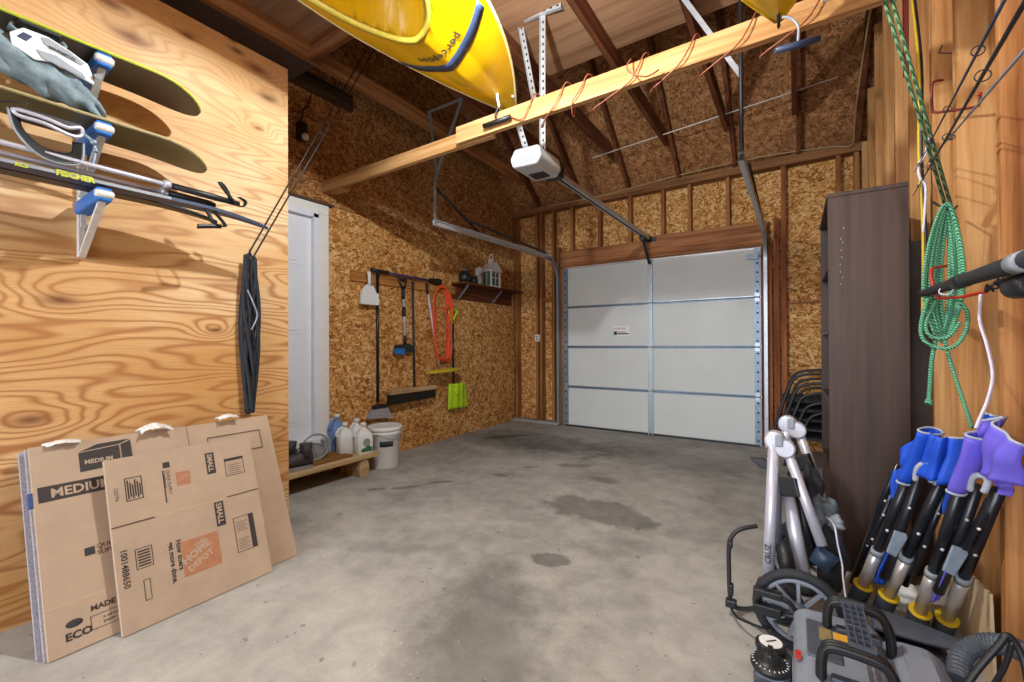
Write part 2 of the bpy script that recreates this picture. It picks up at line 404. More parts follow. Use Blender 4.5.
def lerp(a, b, t): return V(a)*(1-t)+V(b)*t
def rotm(ax, ang): return Matrix.Rotation(ang, 3, ax)
def copy_tree(o, parent=None):
    c = o.copy(); col.objects.link(c)
    if parent is not None: c.parent = parent
    for ch in [x for x in list(bpy.data.objects) if x.parent == o]: copy_tree(ch, c)
    return c

XL, XP, D, XR = -3.444, -2.602, 5.283, .532
YB = -1.9                       # rear wall with the open doorway
PT = 2.984                      # top plate
SL = .77                        # roof slope
YR = (D+YB)/2; ZR = PT+.14+SL*(D-YR)

# ================================================================== THE ROOM
m = MB(); m.bb((XL-.15, YB-.15, -.12), (XR+.3, D+.2, 0)); struct(m.build('floor', 'floor'))

# left gable wall
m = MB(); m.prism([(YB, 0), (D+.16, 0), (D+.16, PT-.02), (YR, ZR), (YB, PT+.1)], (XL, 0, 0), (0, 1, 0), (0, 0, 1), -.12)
wl = struct(m.build('wall_left', ['osb_x_shaded']))
m = MB(); m.bb((XL, 1.3, 2.345), (XL+.014, 5.27, 3.9)); m.build('upper_board', 'osb_x_shaded', wl)
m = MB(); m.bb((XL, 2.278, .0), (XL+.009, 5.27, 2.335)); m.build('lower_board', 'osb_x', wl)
# plywood partition that closes the corner beside the house door
m = MB(); m.bb((XP-.02, YB, .0), (XP, 1.456, 2.811)); wp = struct(m.build('wall_partition', 'ply'))
m = MB(); m.bb((XP-.06, 1.415, 0), (XP-.021, 1.452, 2.8)); m.build('end_stud', 'stud', wp)
m = MB(); m.bb((XP-.11, YB, 2.771), (XP-.021, 1.452, 2.808)); m.build('top_plate', 'stud_y', wp)
m = MB(); m.bb((XL, YB, 0), (XP-.12, .2, 2.76)); m.build('closet_backing', 'osb_x', wp)

# garage-door wall: boards outside, studs inside
DL, DR, DH = -2.637, -.3068, 2.13
WY = D+.10                       # board plane; studs stand from D to WY
m = MB()
m.bb((XL, WY, 0), (DL-.04, WY+.05, PT)); m.bb((DR+.04, WY, 0), (XR+.2, WY+.05, PT)); m.bb((DL-.04, WY, DH), (DR+.04, WY+.05, PT))
wb = struct(m.build('wall_far', 'osb_y'))
def post(x, z0, z1, wd=.038, mt='stud_y', y0=D+.005):
    q = MB(); q.bb((x-wd/2, y0, z0), (x+wd/2, WY, z1)); q.build('stud', mt, wb)
for x in (-3.40, -3.06, -2.99): post(x, 0, PT-.04)
post(-2.80, 0, PT-.04, .04); post(-2.72, 0, DH+.3, .04); post(-2.66, 0, DH, .06, 'stud_y')
for x in (-2.52, -2.12, -1.72, -1.02, -.62): post(x, DH+.2, PT-.04)
post(-1.32, DH+.2, PT-.04)
post(-.10, 0, PT-.04, .045, 'stud_r'); post(-.165, 0, 2.42, .05, 'stud_r'); post(-.245, 0, DH+.04, .08, 'stud_r', D-.012); post(-.29, 0, DH+.04, .04, 'stud_r', D+.052); post(.36, 0, PT-.04)
post(.5, 0, PT-.04)
m = MB(); m.bb((DL-.03, D-.03, DH+.01), (-1.5, WY, DH+.225)); m.build('door_header', 'header', wb)
m = MB(); m.bb((-1.5, D-.045, DH+.01), (DR+.06, WY, DH+.265)); m.build('door_header', 'header', wb, bevel=.006)
m = MB(); m.bb((XL, D-.03, PT-.04), (XR, WY+.03, PT+.05)); m.build('top_plate', 'platex', wb)
m = MB(); m.bb((-.06, D+.03, 1.52), (.34, WY, 1.545)); m.build('blocking', 'stud_y', wb)
m = MB(); m.bb((-3.04, D+.03, 1.7), (-2.8, WY, 1.74)); m.build('blocking', 'stud_y', wb)
m = MB(); m.bb((XL, D-.05, 0), (DL-.06, D+.1, .035)); struct(m.build('baseboard_far', plain('concrete_curb', '9c9a94', .9)))

# right gable wall
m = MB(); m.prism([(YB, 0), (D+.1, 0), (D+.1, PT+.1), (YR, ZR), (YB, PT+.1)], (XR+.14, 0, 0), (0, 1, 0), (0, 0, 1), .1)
wr = struct(m.build('wall_right', 'osb_x_shaded'))
ys = [1.975-.038, 2.376, 2.735, 3.19, 3.6, 4.0, 4.4, 4.8, 5.2, 1.55, 1.14, .73, .32, -.1, -.5, -.9, -1.3, -1.7]
for y in ys:
    top = PT+SL*(D-y)-.05 if y > YR else PT+SL*(y-YB)-.05
    q = MB(); q.bb((XR, y, 0), (XR+.138, y+.038, top)); q.build('stud', 'stud_near' if 1.9 < y < 2.0 else 'stud', wr)
# darker red-brown boards between the near studs
m = MB(); m.bb((XR+.115, 1.60, 0), (XR+.139, 1.93, 3.2)); m.build('infill_board', 'stud_r', wr)
m = MB(); m.bb((XR+.07, 3.24, 0), (XR+.139, 3.56, 3.3)); m.build('infill_board', 'stud', wr)

# rear wall with its wide open doorway
m = MB(); m.bb((XL, YB-.12, 0), (-3.2, YB, PT)); m.bb((.25, YB-.12, 0), (XR+.14, YB, PT)); m.bb((-3.2, YB-.12, 2.35), (.25, YB, PT))
struct(m.build('wall_rear', 'osb_y'))

# roof: two slopes of boards with rafters, joists and the loft deck
m = MB()
e = .02
for (ya, za, yb, zb) in ((D+.15, PT+.12-.1, YR, ZR), (YB-.15, PT+.12-.1, YR, ZR)):
    vs = [(XL-.15, ya, za), (XR+.3, ya, za), (XR+.3, yb, zb), (XL-.15, yb, zb)]
    m.add([V(v) for v in vs]+[V(v)+V((0, 0, .04)) for v in vs], [(0, 1, 2, 3), (4, 5, 6, 7), (0, 1, 5, 4), (1, 2, 6, 5), (2, 3, 7, 6), (3, 0, 4, 7)])
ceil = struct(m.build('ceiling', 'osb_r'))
JX = [-3.05, -2.41, -1.76, -1.162, -.577, .0]
def slope_z(y): return PT+.12-.1+(D+.15-y)*(ZR-PT-.02)/(D+.15-YR)
for x in JX + [.47]:
    q = MB(); y0, y1 = D+.02, YR
    for dz in (0,):
        q.bar((x+.035, y0, slope_z(y0)-.055), (x+.035, y1, slope_z(y1)-.055), .038, .105)
    q.build('rafter', 'rafter', ceil)
JZ, JT = 3.25, .14
for x in JX:
    q = MB(); q.add([(x-.019+dx, yy, zz) for dx in (0, .038) for yy, zz in ((YB, JZ), (4.84, JZ), (4.84, JZ+.05), (4.70, JZ+JT), (YB, JZ+JT))],
                    [(0, 1, 2, 3, 4), (9, 8, 7, 6, 5), (0, 5, 6, 1), (1, 6, 7, 2), (2, 7, 8, 3), (3, 8, 9, 4), (4, 9, 5, 0)])
    q.build('joist', 'joist' if x < -2.9 else 'rafter', ceil)
m = MB(); m.bb((-1.76, YB, JZ+JT), (XR+.12, 3.23, JZ+JT+.018)); m.build('loft_deck', 'loft', ceil)
m = MB(); m.bb((-3.05, YB, JZ+JT), (-1.76, 1.9, JZ+JT+.018)); m.build('loft_deck', 'loft', ceil)
m = MB(); m.bb((-3.03, 1.86, JZ+.0), (-2.43, 1.9, JZ+JT)); m.build('blocking', 'header', ceil)
m = MB(); m.bb((XL+.015, YB, JZ+.005), (-3.07, 1.93, JZ+.03)); m.build('soffit_panel', 'soffit', ceil)
m = MB(); m.bb((XL+.015, 1.90, 3.255), (XL+.05, 2.51, 3.40)); struct(m.build('trim_1', 'oldboard'))

# six-panel house door in the left wall, with casing
DY0, DY1, DZ0, DZ1 = 1.42, 2.266, .316, 2.326
dr = struct(MB().bb((XL-.02, DY0, DZ0), (XL+.003, 2.12, DZ1-.13)).build('door_1', 'white_paint'))
for z0, z1 in ((.45, 1.05), (1.2, 1.62), (1.78, 2.06)):
    for y0, y1 in ((1.50, 1.72), (1.82, 2.03)):
        q = MB(); q.bb((XL+.003, y0, z0), (XL+.007, y1, z1)); p = q.build('moulding', 'white_paint', dr, bevel=.003)
        q = MB(); q.bb((XL+.007, y0+.03, z0+.03), (XL+.013, y1-.03, z1-.03)); q.build('raised_field', 'white_paint', p, bevel=.005)
m = MB(); m.bb((XL, 2.12, DZ0), (XL+.05, 2.165, DZ1-.1)); m.bb((XL, DY0, DZ1-.13), (XL+.05, 2.165, DZ1-.085)); m.build('jamb', 'white_paint', dr)
m = MB(); m.bb((XL, 2.165, DZ0-.0), (XL+.03, 2.275, DZ1-.085)); m.bb((XL, DY0-.05, DZ1-.085), (XL+.03, 2.275, DZ1)); m.build('casing', 'white_trim', dr, bevel=.006)
m = MB(); m.bb((XL, DY0, DZ1), (XL+.05, 2.31, DZ1+.02)); m.build('drip_board', 'oldboard', dr)
m = MB(); m.bb((XL+.0, DY0, .25), (XL+.06, 2.26, .316)); m.build('sill', 'white_trim', dr)

# sectional garage door
gd = bpy.data.objects.new('door_2', None); col.objects.link(gd); gd.location = ((DL+DR)/2, D, 0); struct(gd)
SH = DH/4; cx = (DL+DR)/2
for k in range(4):
    z0, z1 = k*SH+.004, (k+1)*SH-.004
    q = MB(); q.bb((DL+.05, D+.008, z0+.012), (DR-.05, D+.05, z1-.014)); s_ = q.build('door_section', 'panel', gd)
    q = MB(); q.bb((DL+.03, D-.002, z1-.014), (DR-.03, D+.05, z1)); q.bb((DL+.03, D-.002, z0), (DR-.03, D+.05, z0+.012))
    q.build('section_rail', 'steel_blue' if k < 3 else 'steel', s_)
    if k: 
        q = MB(); q.tube([(DL+.04, D-.006, z0-.004), (DR-.04, D-.006, z0-.004)], .0065, 8); q.build('joint_strip', 'steel_blue', s_)
    # centre stile and two end stiles, punched with holes
    for nm, x0, x1 in (('centre_stile', cx-.03, cx+.03), ('end_stile', DL+.0, DL+.065), ('end_stile', DR-.065, DR)):
        q = MB(); q.bb((x0, D-.008, z0), (x1, D+.012, z1)); 
        if nm == 'centre_stile': q.bb((x0, D-.016, z0), (x0+.012, D-.006, z1)); q.bb((x1-.012, D-.016, z0), (x1, D-.006, z1))
        st = q.build(nm, 'steel' if nm == 'centre_stile' else 'steel_blue', gd)
        if nm == 'end_stile':
            h = MB()
            for j in range(5): h.lathe([(.011, 0), (.011, .002)], ((x0+x1)/2, D-.008, z0+.06+j*.1), rotm('X', PI/2), 10)
            h.build('punched_holes', 'hole', st)
for k in (1, 2, 3):
    for x in (DL+.04, cx, DR-.035):
        q = MB(); q.bb((x-.022, D-.02, k*SH-.045), (x+.022, D-.008, k*SH+.045)); q.tube([(x-.03, D-.022, k*SH), (x+.03, D-.022, k*SH)], .008, 8)
        q.build('hinge', 'steel', gd)
q = MB(); q.bb((DL+.02, D-.012, -.0), (DR-.02, D+.045, .022)); q.build('bottom_seal', 'dark_steel', gd)
q = MB(); q.bb((DL+.70, D+.006, 1.20), (DL+.90, D+.0125, 1.33)); lb = q.build('warning_label', 'white_trim', gd)
lb['label'] = 'white warning label with red and black print'
q = MB(); q.text('WARNING', .034, (DL+.705, D+.0055, 1.285), (1, 0, 0), (0, 0, 1), .001); q.build('printed_heading', 'red', lb)
q = MB(); q.bb((DL+.705, D+.0045, 1.215), (DL+.745, D+.006, 1.262)); q.bb((DL+.75, D+.0045, 1.25), (DL+.86, D+.006, 1.257)); q.bb((DL+.75, D+.0045, 1.222), (DL+.895, D+.006, 1.238)); q.build('printed_text', 'ink', lb)
q = MB(); q.prism([(0, 0), (.07, 0), (.035, .05)], (DL+.93, D+.0115, 1.79), (1, 0, 0), (0, 0, 1), .002); q.build('warning_triangle', 'ink', gd)
q = MB(); q.bb((DR-.13, D-.05, 2.0), (DR-.02, D-.012, 2.06)); q.tube([(DR-.03, D-.03, 2.03), (DR+.02, D-.03, 2.03)], .008, 8); q.build('top_roller_bracket', 'steel_blue', gd)

# ================================================================== LEFT: WALL RACK WITH BOARDS AND SKIS
RY = .534
m = MB(); m.bb((XP+.001, -.35, 1.50), (XP+.028, -.326, 2.58)); m.bar((XP+.02, -.338, 2.50), (XP+.33, -.338, 2.51), .05, .05); m.bar((XP+.02, -.338, 1.71), (XP+.33, -.338, 1.72), .05, .05); m.bar((XP+.02, -.338, 1.965), (XP+.33, -.338, 1.975), .05, .05); m.bar((XP+.02, -.338, 2.235), (XP+.33, -.338, 2.245), .05, .05)
tag(m.build('wall_rack', 'rack_white'), 'second white rack bracket carrying the tail ends of the boards', 'rack')
t = thing('wall_rack', 'white metal wall rack with blue padded arms on the plywood', 'rack', (XP, RY, 1.51))
m = MB(); m.bb((XP+.001, RY-.012, 1.50), (XP+.028, RY+.012, 2.31)); m.build('wall_post', 'rack_white', t, bevel=.003)
RZ = [1.725, 1.985, 2.255, 2.525]
for z in RZ[:3]:
    a = MB(); a.bar((XP+.028, RY, z-.02), (XP+.34, RY, z-.012), .05, .052, (0, 0, 1)); arm = a.build('arm', 'blue', t, bevel=.008)
    a = MB(); a.bar((XP+.028, RY, z-.22), (XP+.325, RY, z-.02), .016, .022, (0, 1, 0)); a.bar((XP+.05, RY, z-.10), (XP+.05, RY, z-.02), .012, .018, (0, 1, 0))
    a.build('brace', 'rack_white', arm)
    a = MB(); a.lathe([(.012, -.028), (.016, -.02), (.016, .02), (.012, .028)], (XP+.335, RY, z-.012), rotm('X', PI/2), 12); a.build('end_knob', 'rack_white', arm)
def snowboard(name, label, z, y_tip, xm, lab_mats, ln=1.5, wd=.27, tip=.05, group=None):
    """base-up board lying across the arms, running along the wall, nose towards the garage door"""
    y0 = y_tip-ln; m = MB(); n = 40; nv = 8
    def pt(u, v, dz):
        u = .5-.5*math.cos(PI*u); s_ = u*ln; e0 = min(s_, ln-s_)
        k = 1.0 if e0 > .19 else math.sqrt(max(0, 1-((.19-e0)/.19)**2))
        side = 1-.12*math.sin(PI*min(1, max(0, (s_-.2)/(ln-.4))))
        lift = tip*max(0, (.22-e0)/.22)**2
        return V((xm+(v-.5)*wd*k*side, y0+s_, z-lift+dz))
    m.grid(lambda u, v: pt(u, v, 0), n, nv); m.grid(lambda u, v: pt(u, v, .011), n, nv)
    m.k = 1
    for vv in (0, 1):
        ed = [pt(i/n, vv, .0055) for i in range(n+1)]; vs = [p+V((0, 0, d)) for p in ed for d in (-.0055, .0055)]
        m.add(vs, [(2*i, 2*i+2, 2*i+3, 2*i+1) for i in range(n)])
        m.tube([p for i, p in enumerate(ed) if 0 < i < n], .0045, 6)
    o = m.build(name, lab_mats); return tag(o, label, 'snowboard', group)
snowboard('snowboard', 'charcoal snowboard with yellow green edge on the upper middle arm', RZ[2]+.022, .905, XP+.20, ['board_dark', 'lime'])
snowboard('snowboard', 'olive snowboard with pale edge just below the charcoal one', RZ[1]+.022, .93, XP+.20, ['board_olive', 'board_edge'])
snowboard('snowboard', 'dark snowboard whose tip shows at the top left corner of the rack', RZ[3]+.022, .345, XP+.19, ['black', 'board_dark'], 1.2)

def binding(label, c, mats, flip=1, back=True):
    """binding hanging below a board: base disc, toe and heel frame, straps, tall highback"""
    x, y, z = c
    t = thing('snowboard_binding', label, 'binding', (x, y, z))
    m = MB(); m.lathe([(.055, -.012), (.06, -.004), (.06, 0)], (x, y, z), None, 20); m.box((x, y, z-.016), (.24, .105, .012)); m.build('base_plate', 'black', t, bevel=.003)
    m = MB(); m.tube(cat([(x-.10, y-.055, z-.03), (x-.11, y-.05, z-.08), (x-.125, y, z-.10), (x-.11, y+.05, z-.08), (x-.10, y+.055, z-.03)], 6), .008, 8)
    m.build('heel_loop', mats[0], t)
    for dx, dz in ((.07, -.06), (-.03, -.10)):
        m = MB(); m.ribbon(cat([(x+dx, y-.06, z-.02), (x+dx+.01, y-.065, z+dz*.7), (x+dx+.015, y, z+dz), (x+dx+.01, y+.065, z+dz*.7), (x+dx, y+.06, z-.02)], 5), (.045, 0, 0), .008)
        m.build('strap', mats[1], t)
    return t
# upper binding: white highback with grey inserts, lying along the board
bx, by, bz = XP+.27, .38, RZ[2]+.018
t = binding('white snowboard binding with grey inserts under the charcoal board', (bx-.04, by-.02, bz), ('white_pl', 'grey_cloth'))
P0 = V((XP+.36, .345, 2.20))
def hb(poly, mt, nm, t, thick=.014, off=0.0, par=None):
    m = MB(); m.prism(poly, P0+V((off, 0, 0)), (0, 1, -.03), (0.12, 0, 1), thick); return m.build(nm, mt, par or t, bevel=.004)
hbk = hb([(-.055, -.05), (-.06, -.01), (-.03, .022), (.03, .026), (.09, .008), (.135, -.012), (.15, -.05), (.155, -.078), (.10, -.065), (.04, -.055), (0, -.07)], 'white_pl', 'highback', t)
hb([(.012, .012), (.03, .018), (.085, .003), (.125, -.018), (.115, -.03), (.06, -.018), (.02, -.008)], 'grey_pl', 'insert', t, .003, .0145, hbk)
hb([(.0, -.035), (.05, -.03), (.12, -.055), (.13, -.07), (.06, -.062), (.015, -.058)], 'grey_pl', 'insert', t, .003, .0145, hbk)
hb([(-.045, -.018), (-.03, .004), (-.008, .002), (-.022, -.022)], 'navy', 'insert', t, .003, .0145, hbk)
m = MB(); m.text('BENTMETAL', .013, P0+V((.0165, .03, -.017)), (0, 1, -.13), (.12, 0, 1), .001, 'LEFT', .0004); m.build('printed_lettering', 'ink', hbk)
m = MB(); m.tube([(XP+.36, .505, 2.155), (XP+.385, .507, 2.145)], .01, 8); m.build('buckle', 'steel', t)
# grey cloth bag hanging over
m = MB()
cl = cat([(0, .16, 2.19), (0, .26, 2.15), (0, .36, 2.115), (0, .44, 2.09), (0, .50, 2.065), (0, .545, 2.03)], 5)
def clp(u, v):
    i = min(len(cl)-1, int(u*(len(cl)-1)+.5)); p = cl[i]; a = 2*PI*v
    wdt = (.060*math.sin(PI*min(1, .25+u*.72))+.008); th = .05*math.sin(PI*min(1, .2+u*.78))+.01
    wr = .008*math.sin(9*u*PI+3*a)+.006*math.sin(5*a+7*u)
    return V((XP+.30+math.cos(a)*(th+wr), p.y, p.z+math.sin(a)*(wdt+wr)))
m.grid(clp, len(cl)-1, 28); tag(m.build('cloth_bag', 'grey_cloth'), 'crumpled grey blue cloth bag stuffed between the two boards', 'bag')
# lower binding: black, seen from its side, open loop
c = (XP+.22, .37, RZ[1]+.016)
t = thing('snowboard_binding', 'black snowboard binding with silver frame under the olive board', 'binding', c)
m = MB(); m.box((c[0]+.06, .385, 1.952), (.10, .17, .022)); m.build('base_plate', 'black', t, bevel=.004)
m = MB(); m.tube(cat([(XP+.33, .30, 1.945), (XP+.345, .37, 1.94), (XP+.345, .43, 1.93), (XP+.34, .465, 1.945), (XP+.335, .47, 1.92), (XP+.34, .44, 1.905), (XP+.345, .37, 1.92), (XP+.335, .31, 1.925)], 5, True), .007, 8, True, True)
m.build('frame', 'silver', t)
m = MB()
arc = cat([(XP+.33, .285, 1.945), (XP+.35, .30, 1.865), (XP+.36, .35, 1.80), (XP+.36, .41, 1.785), (XP+.35, .465, 1.81), (XP+.335, .475, 1.89)], 6)
def hbp(u, v):
    i = int(u*(len(arc)-1)+.5); p = arc[i]; q = V((p.x-.02, .38+(p.y-.38)*.72, 1.90+(p.z-1.90)*(.62 if p.z < 1.88 else 1)))
    return p.lerp(q, v)
m.grid(hbp, len(arc)-1, 6); m.build('highback', 'black', t, solid=.008)
m = MB(); m.tube(arc, .004, 6); m.build('rim', 'grey_pl', t)
m = MB(); m.tube(cat([(XP+.335, .47, 1.93), (XP+.345, .50, 1.90), (XP+.345, .505, 1.86), (XP+.345, .495, 1.80)], 5), .006, 6); m.ball((XP+.35, .50, 1.90), .012); m.ball((XP+.35, .505, 1.87), .009); m.build('ratchet_strap', 'steel_blue', t)
m = MB(); m.tube(cat([(XP+.335, .24, 1.94), (XP+.36, .285, 1.955), (XP+.36, .33, 1.968)], 5), .003, 6); m.build('leash_cord', 'black', t)

# skis and poles on the lowest arm
def ski(label, x, yt, mats, z, ln=1.6, tw=.075):
    m = MB(); n = 36; nv = 4
    def pt(u, v, dz):
        s_ = u*ln; e0 = ln-s_; k = 1 if e0 > .3 else (.12+.88*(e0/.3)**.7); lf = .05*max(0, (.3-e0)/.3)**2
        return V((x+(v-.5)*tw*k, yt-ln+s_, z-lf*.6+dz))
    m.grid(lambda u, v: pt(u, v, 0), n, nv); m.grid(lambda u, v: pt(u, v, .014), n, nv)
    for vv in (0, 1):
        vs = [pt(i/n, vv, d) for i in range(n+1) for d in (0, .014)]; m.add(vs, [(2*i, 2*i+2, 2*i+3, 2*i+1) for i in range(n)])
    return tag(m.build('ski', mats), label, 'ski', None)
s1 = ski('slate ski with green lettering lying outermost on the lowest arm', XP+.30, 1.18, ['navy'], RZ[0]+.024)
m = MB(); m.box((XP+.3388, .30, RZ[0]+.031), (.0016, .9, .012)); m.build('sidewall', 'grey_pl', s1)
m = MB(); m.text('FISCHER', .028, (XP+.341, .40, RZ[0]+.021), (0, 1, 0), (0, 0, 1), .001, 'LEFT', .0015); m.build('printed_lettering', 'lime', s1)
m = MB(); m.text('RCS', .018, (XP+.341, .30, RZ[0]+.021), (0, 1, 0), (0, 0, 1), .001, 'LEFT', .001); m.build('printed_letters', 'lime', s1)
ski('dark ski lying behind the slate one on the lowest arm', XP+.21, .98, ['black'], RZ[0]+.024)
def ski_pole(label, x, z, y1, strap, sag=0):
    t = thing('ski_pole', label, 'ski pole', (x, y1, z))
    m = MB(); m.tube([(x, -.55, z+.01), (x, .62, z), (x, .78, z-.002)], .0095, 10); m.build('shaft', 'silver', t)
    m = MB(); m.tube([(x, .74, z), (x, .90, z-.004), (x, y1, z-.008)], [.013, .015, .012], 10); m.build('grip', 'black', t)
    m = MB(); m.ribbon(cat(strap, 6), (.018, 0.008, 0), .003); m.build('wrist_strap', 'black', t)
    m = MB(); m.tube([(x, .72, z), (x, .745, z)], .017, 12); m.build('collar', 'silver', t)
    return t
x = XP+.345
ski_pole('silver ski pole with black strap curled above its grip', x, RZ[0]+.085, 1.02, [(x, .99, 1.80), (x+.01, .955, 1.86), (x+.015, .93, 1.875), (x+.02, .99, 1.80), (x+.01, 1.03, 1.79), (x, 1.05, 1.82), (x, 1.02, 1.835)])
x = XP+.31
ski_pole('silver ski pole with red edged strap hanging below its grip', x, RZ[0]+.060, .93, [(x, .88, 1.775), (x+.02, .90, 1.72), (x+.02, .915, 1.69), (x+.02, .96, 1.68), (x+.01, .965, 1.70), (x, .925, 1.75), (x, .90, 1.775)])
m = MB(); m.ribbon(cat([(XP+.33, .95, 1.68), (XP+.33, .90, 1.67), (XP+.33, .85, 1.658)], 4), (.004, 0, .02), .003); tag(m.build('strap_end', 'black'), 'loose black strap end dangling from the lower ski pole', 'strap')

# hanging bundle of dark rope on the plywood with its two hoist lines
t = thing('rope_bundle', 'long bundle of black rope hanging on the plywood wall', 'rope', (XP+.05, 1.21, .74))
random.seed(3)
for k in range(13):
    a = 2*PI*k/13; m = MB(); ph = random.random()*6
    pts = []
    for i in range(9):
        f = i/8; zz = 1.60-.85*f; wdt = .034*math.sin(PI*min(1, .15+f*.8))+.010
        pts.append((XP+.047+.022*math.cos(a)*(.6+.4*math.sin(ph+f*7)), 1.21+wdt*math.sin(a+.8*math.sin(ph+f*5)), zz+random.uniform(-.02, .02)))
    m.tube(cat(pts, 4), .0098, 6); m.build('strand', 'black_fab', t)
m = MB(); m.tube(cat([(XP+.075, 1.185, 1.42), (XP+.085, 1.21, 1.35), (XP+.078, 1.235, 1.28), (XP+.085, 1.20, 1.2)], 5), .004, 6); m.build('tie_cord', 'grey_pl', t)
m = MB(); m.lathe([(.012, 0), (.012, .05)], (XP, 1.21, 1.62), rotm('Y', PI/2), 8); m.tube([(XP+.05, 1.21, 1.62), (XP+.05, 1.21, 1.65)], .006, 6); m.build('hook', 'dark_steel', t)
m = MB(); m.tube([(XP+.035, 1.205, 1.62), (-2.614, 2.046, 3.27)], .0045, 6); m.build('hoist_line', 'black', t)
m = MB(); m.tube([(XP+.055, 1.22, 1.60), (-2.566, 2.078, 3.27)], .0045, 6); m.build('hoist_line', 'black', t)

# ------------------------------------------------------------------ cardboard
def sheet_frame(bl, br, tl):
    bl, br, tl = V(bl), V(br), V(tl); ux = (br-bl).normalized(); uy = tl-bl; uy = (uy-ux*uy.dot(ux)).normalized(); return bl, ux, uy, ux.cross(uy)
def flat_box(label, bl, br, tl, W, Hh, th, mats, cuts=(), prints=None, layers=(), group=None, fold=None):
    o, ux, uy, nz = sheet_frame(bl, br, tl)
    t = thing('cardboard_box', label, 'cardboard box', tuple(o), group)
    m = MB(); m.prism([(0, 0), (W, 0), (W, Hh), (0, Hh)], o-nz*th, ux, uy, th)
    for i, (nm, mt, fn) in enumerate(prints or []): m.k = i+1; fn(m, o+nz*.0006, ux, uy)
    face = m.build('front_panel', [mats[0]]+[p[1] for p in (prints or [])], t)
    q = MB(); lw = .0025
    for (a, b) in cuts:
        a, b = V(a+(0,)), V(b+(0,)); dd = (b-a).normalized(); pp = V((-dd.y, dd.x, 0))*lw
        q.prism([tuple((a-pp)[:2]), tuple((b-pp)[:2]), tuple((b+pp)[:2]), tuple((a+pp)[:2])], o+nz*.0004, ux, uy, .0012)
    if cuts: q.build('slot', 'cardboard_dark', t)
    if fold:
        q = MB()
        for h in fold: q.prism([(0, h-.0012), (W, h-.0012), (W, h+.0012), (0, h+.0012)], o+nz*.0001, ux, uy, .0008)
        q.build('crease', 'cardboard_dark' if False else 'beige_board', t)
    return t, o, ux, uy, nz
def rect(q, o, ux, uy, x0, y0, x1, y1, z=0): q.prism([(x0, y0), (x1, y0), (x1, y1), (x0, y1)], o+ux.cross(uy)*z, ux, uy, .0006)
def frame(q, o, ux, uy, x0, y0, x1, y1, w=.003):
    rect(q, o, ux, uy, x0, y0, x1, y0+w); rect(q, o, ux, uy, x0, y1-w, x1, y1); rect(q, o, ux, uy, x0, y0, x0+w, y1); rect(q, o, ux, uy, x1-w, y0, x1, y1)
# big sheets leaning on the plywood
BL, BR, TLc = (-2.20, .372, .004), (-2.212, 1.262, .004), (-2.50, .372, .72)
L_ = (V(TLc)-V(BL)).length
def pr_big(q, o, ux, uy):
    rect(q, o, ux, uy, .012, .555, .345, .615, 0)                                   # band
    q.prism([(.135, .645), (.265, .65), (.265, .735), (.135, .725)], o, ux, uy, .0006)   # cube picture
    q.prism([(.137, .729), (.265, .739), (.305, .756), (.195, .752)], o, ux, uy, .0006); q.prism([(.27, .655), (.305, .675), (.305, .75), (.27, .736)], o, ux, uy, .0006)
    rect(q, o, ux, uy, .12, .315, .15, .345); frame(q, o, ux, uy, .115, .045, .36, .095, .002)
    q.ball(o+ux*.072+uy*.095, (.024, .003, .014), 12, 6, Matrix((ux, ux.cross(uy), uy)).transposed()); 
    q.text('QUICK\nSUPPLY', .024, o+ux*.155+uy*.332, ux, uy); q.text('MADE FROM', .027, o+ux*.118+uy*.112, ux, uy, .0006, 'LEFT', .0008)
    q.text('ECO', .036, o+ux*.045+uy*.042, ux, uy, .0006, 'LEFT', .0015); q.text('a stronger\npaper', .016, o+ux*.15+uy*.074, ux, uy)
    frame(q, o, ux, uy, .60, .60, .855, .70, .003)
def pr_or(q, o, ux, uy): rect(q, o, ux, uy, .265, .36, .37, .47)
def pr_wh(q, o, ux, uy):
    q.text('MEDIUM', .048, o+ux*.045+uy*.568, ux, uy, .0012, 'LEFT', .0012); q.text('MEDIUM', .024, o+ux*.15+uy*.675, ux, uy, .0012, 'LEFT', .0008)
t, o, ux, uy, nz = flat_box('large flattened moving box printed MEDIUM leaning on the plywood', BL, BR, TLc, .52, L_, .03, ['cardboard'], (), [('black_print', 'ink', pr_big), ('orange_print', 'orange_ink', pr_or), ('white_lettering', 'cardboard', pr_wh)], fold=(.17, .615))
# right half of the same bundle: wider flap a touch behind
m = MB(); m.prism([(.51, 0.0), (.915, 0.0), (.915, .775), (.51, .775)], o-nz*.012, ux, uy, .009); m.build('side_panel', 'cardboard', t, bevel=.001)
m = MB(); rect(m, o-nz*.0028, ux, uy, .519, .675, .523, .775); m.build('slot', 'cardboard_dark', t)
m = MB(); rect(m, o-nz*.0028, ux, uy, .525, .17, .91, .1715); rect(m, o-nz*.0028, ux, uy, .525, .56, .91, .5615); m.build('crease', 'beige_board', t)
for k in range(4):
    m = MB(); off = -.034-.017*k; x0 = -.008-.006*k + (.012 if k % 2 else 0)
    m.prism([(x0, .005), (.50+.02*k, .005), (.50+.02*k, L_-.012*(k % 2)), (x0, L_-.012*(k % 2))], o+nz*off, ux, uy, .013)
    mm = m.build('folded_layer', 'cardboard_edge' , t, bevel=.002)
m = MB(); m.prism([(-.012, .545), (.0, .545), (.0, .60), (-.012, .60)], o-nz*.03, ux, uy, .026); m.build('blue_mark', 'blue_ink', t)
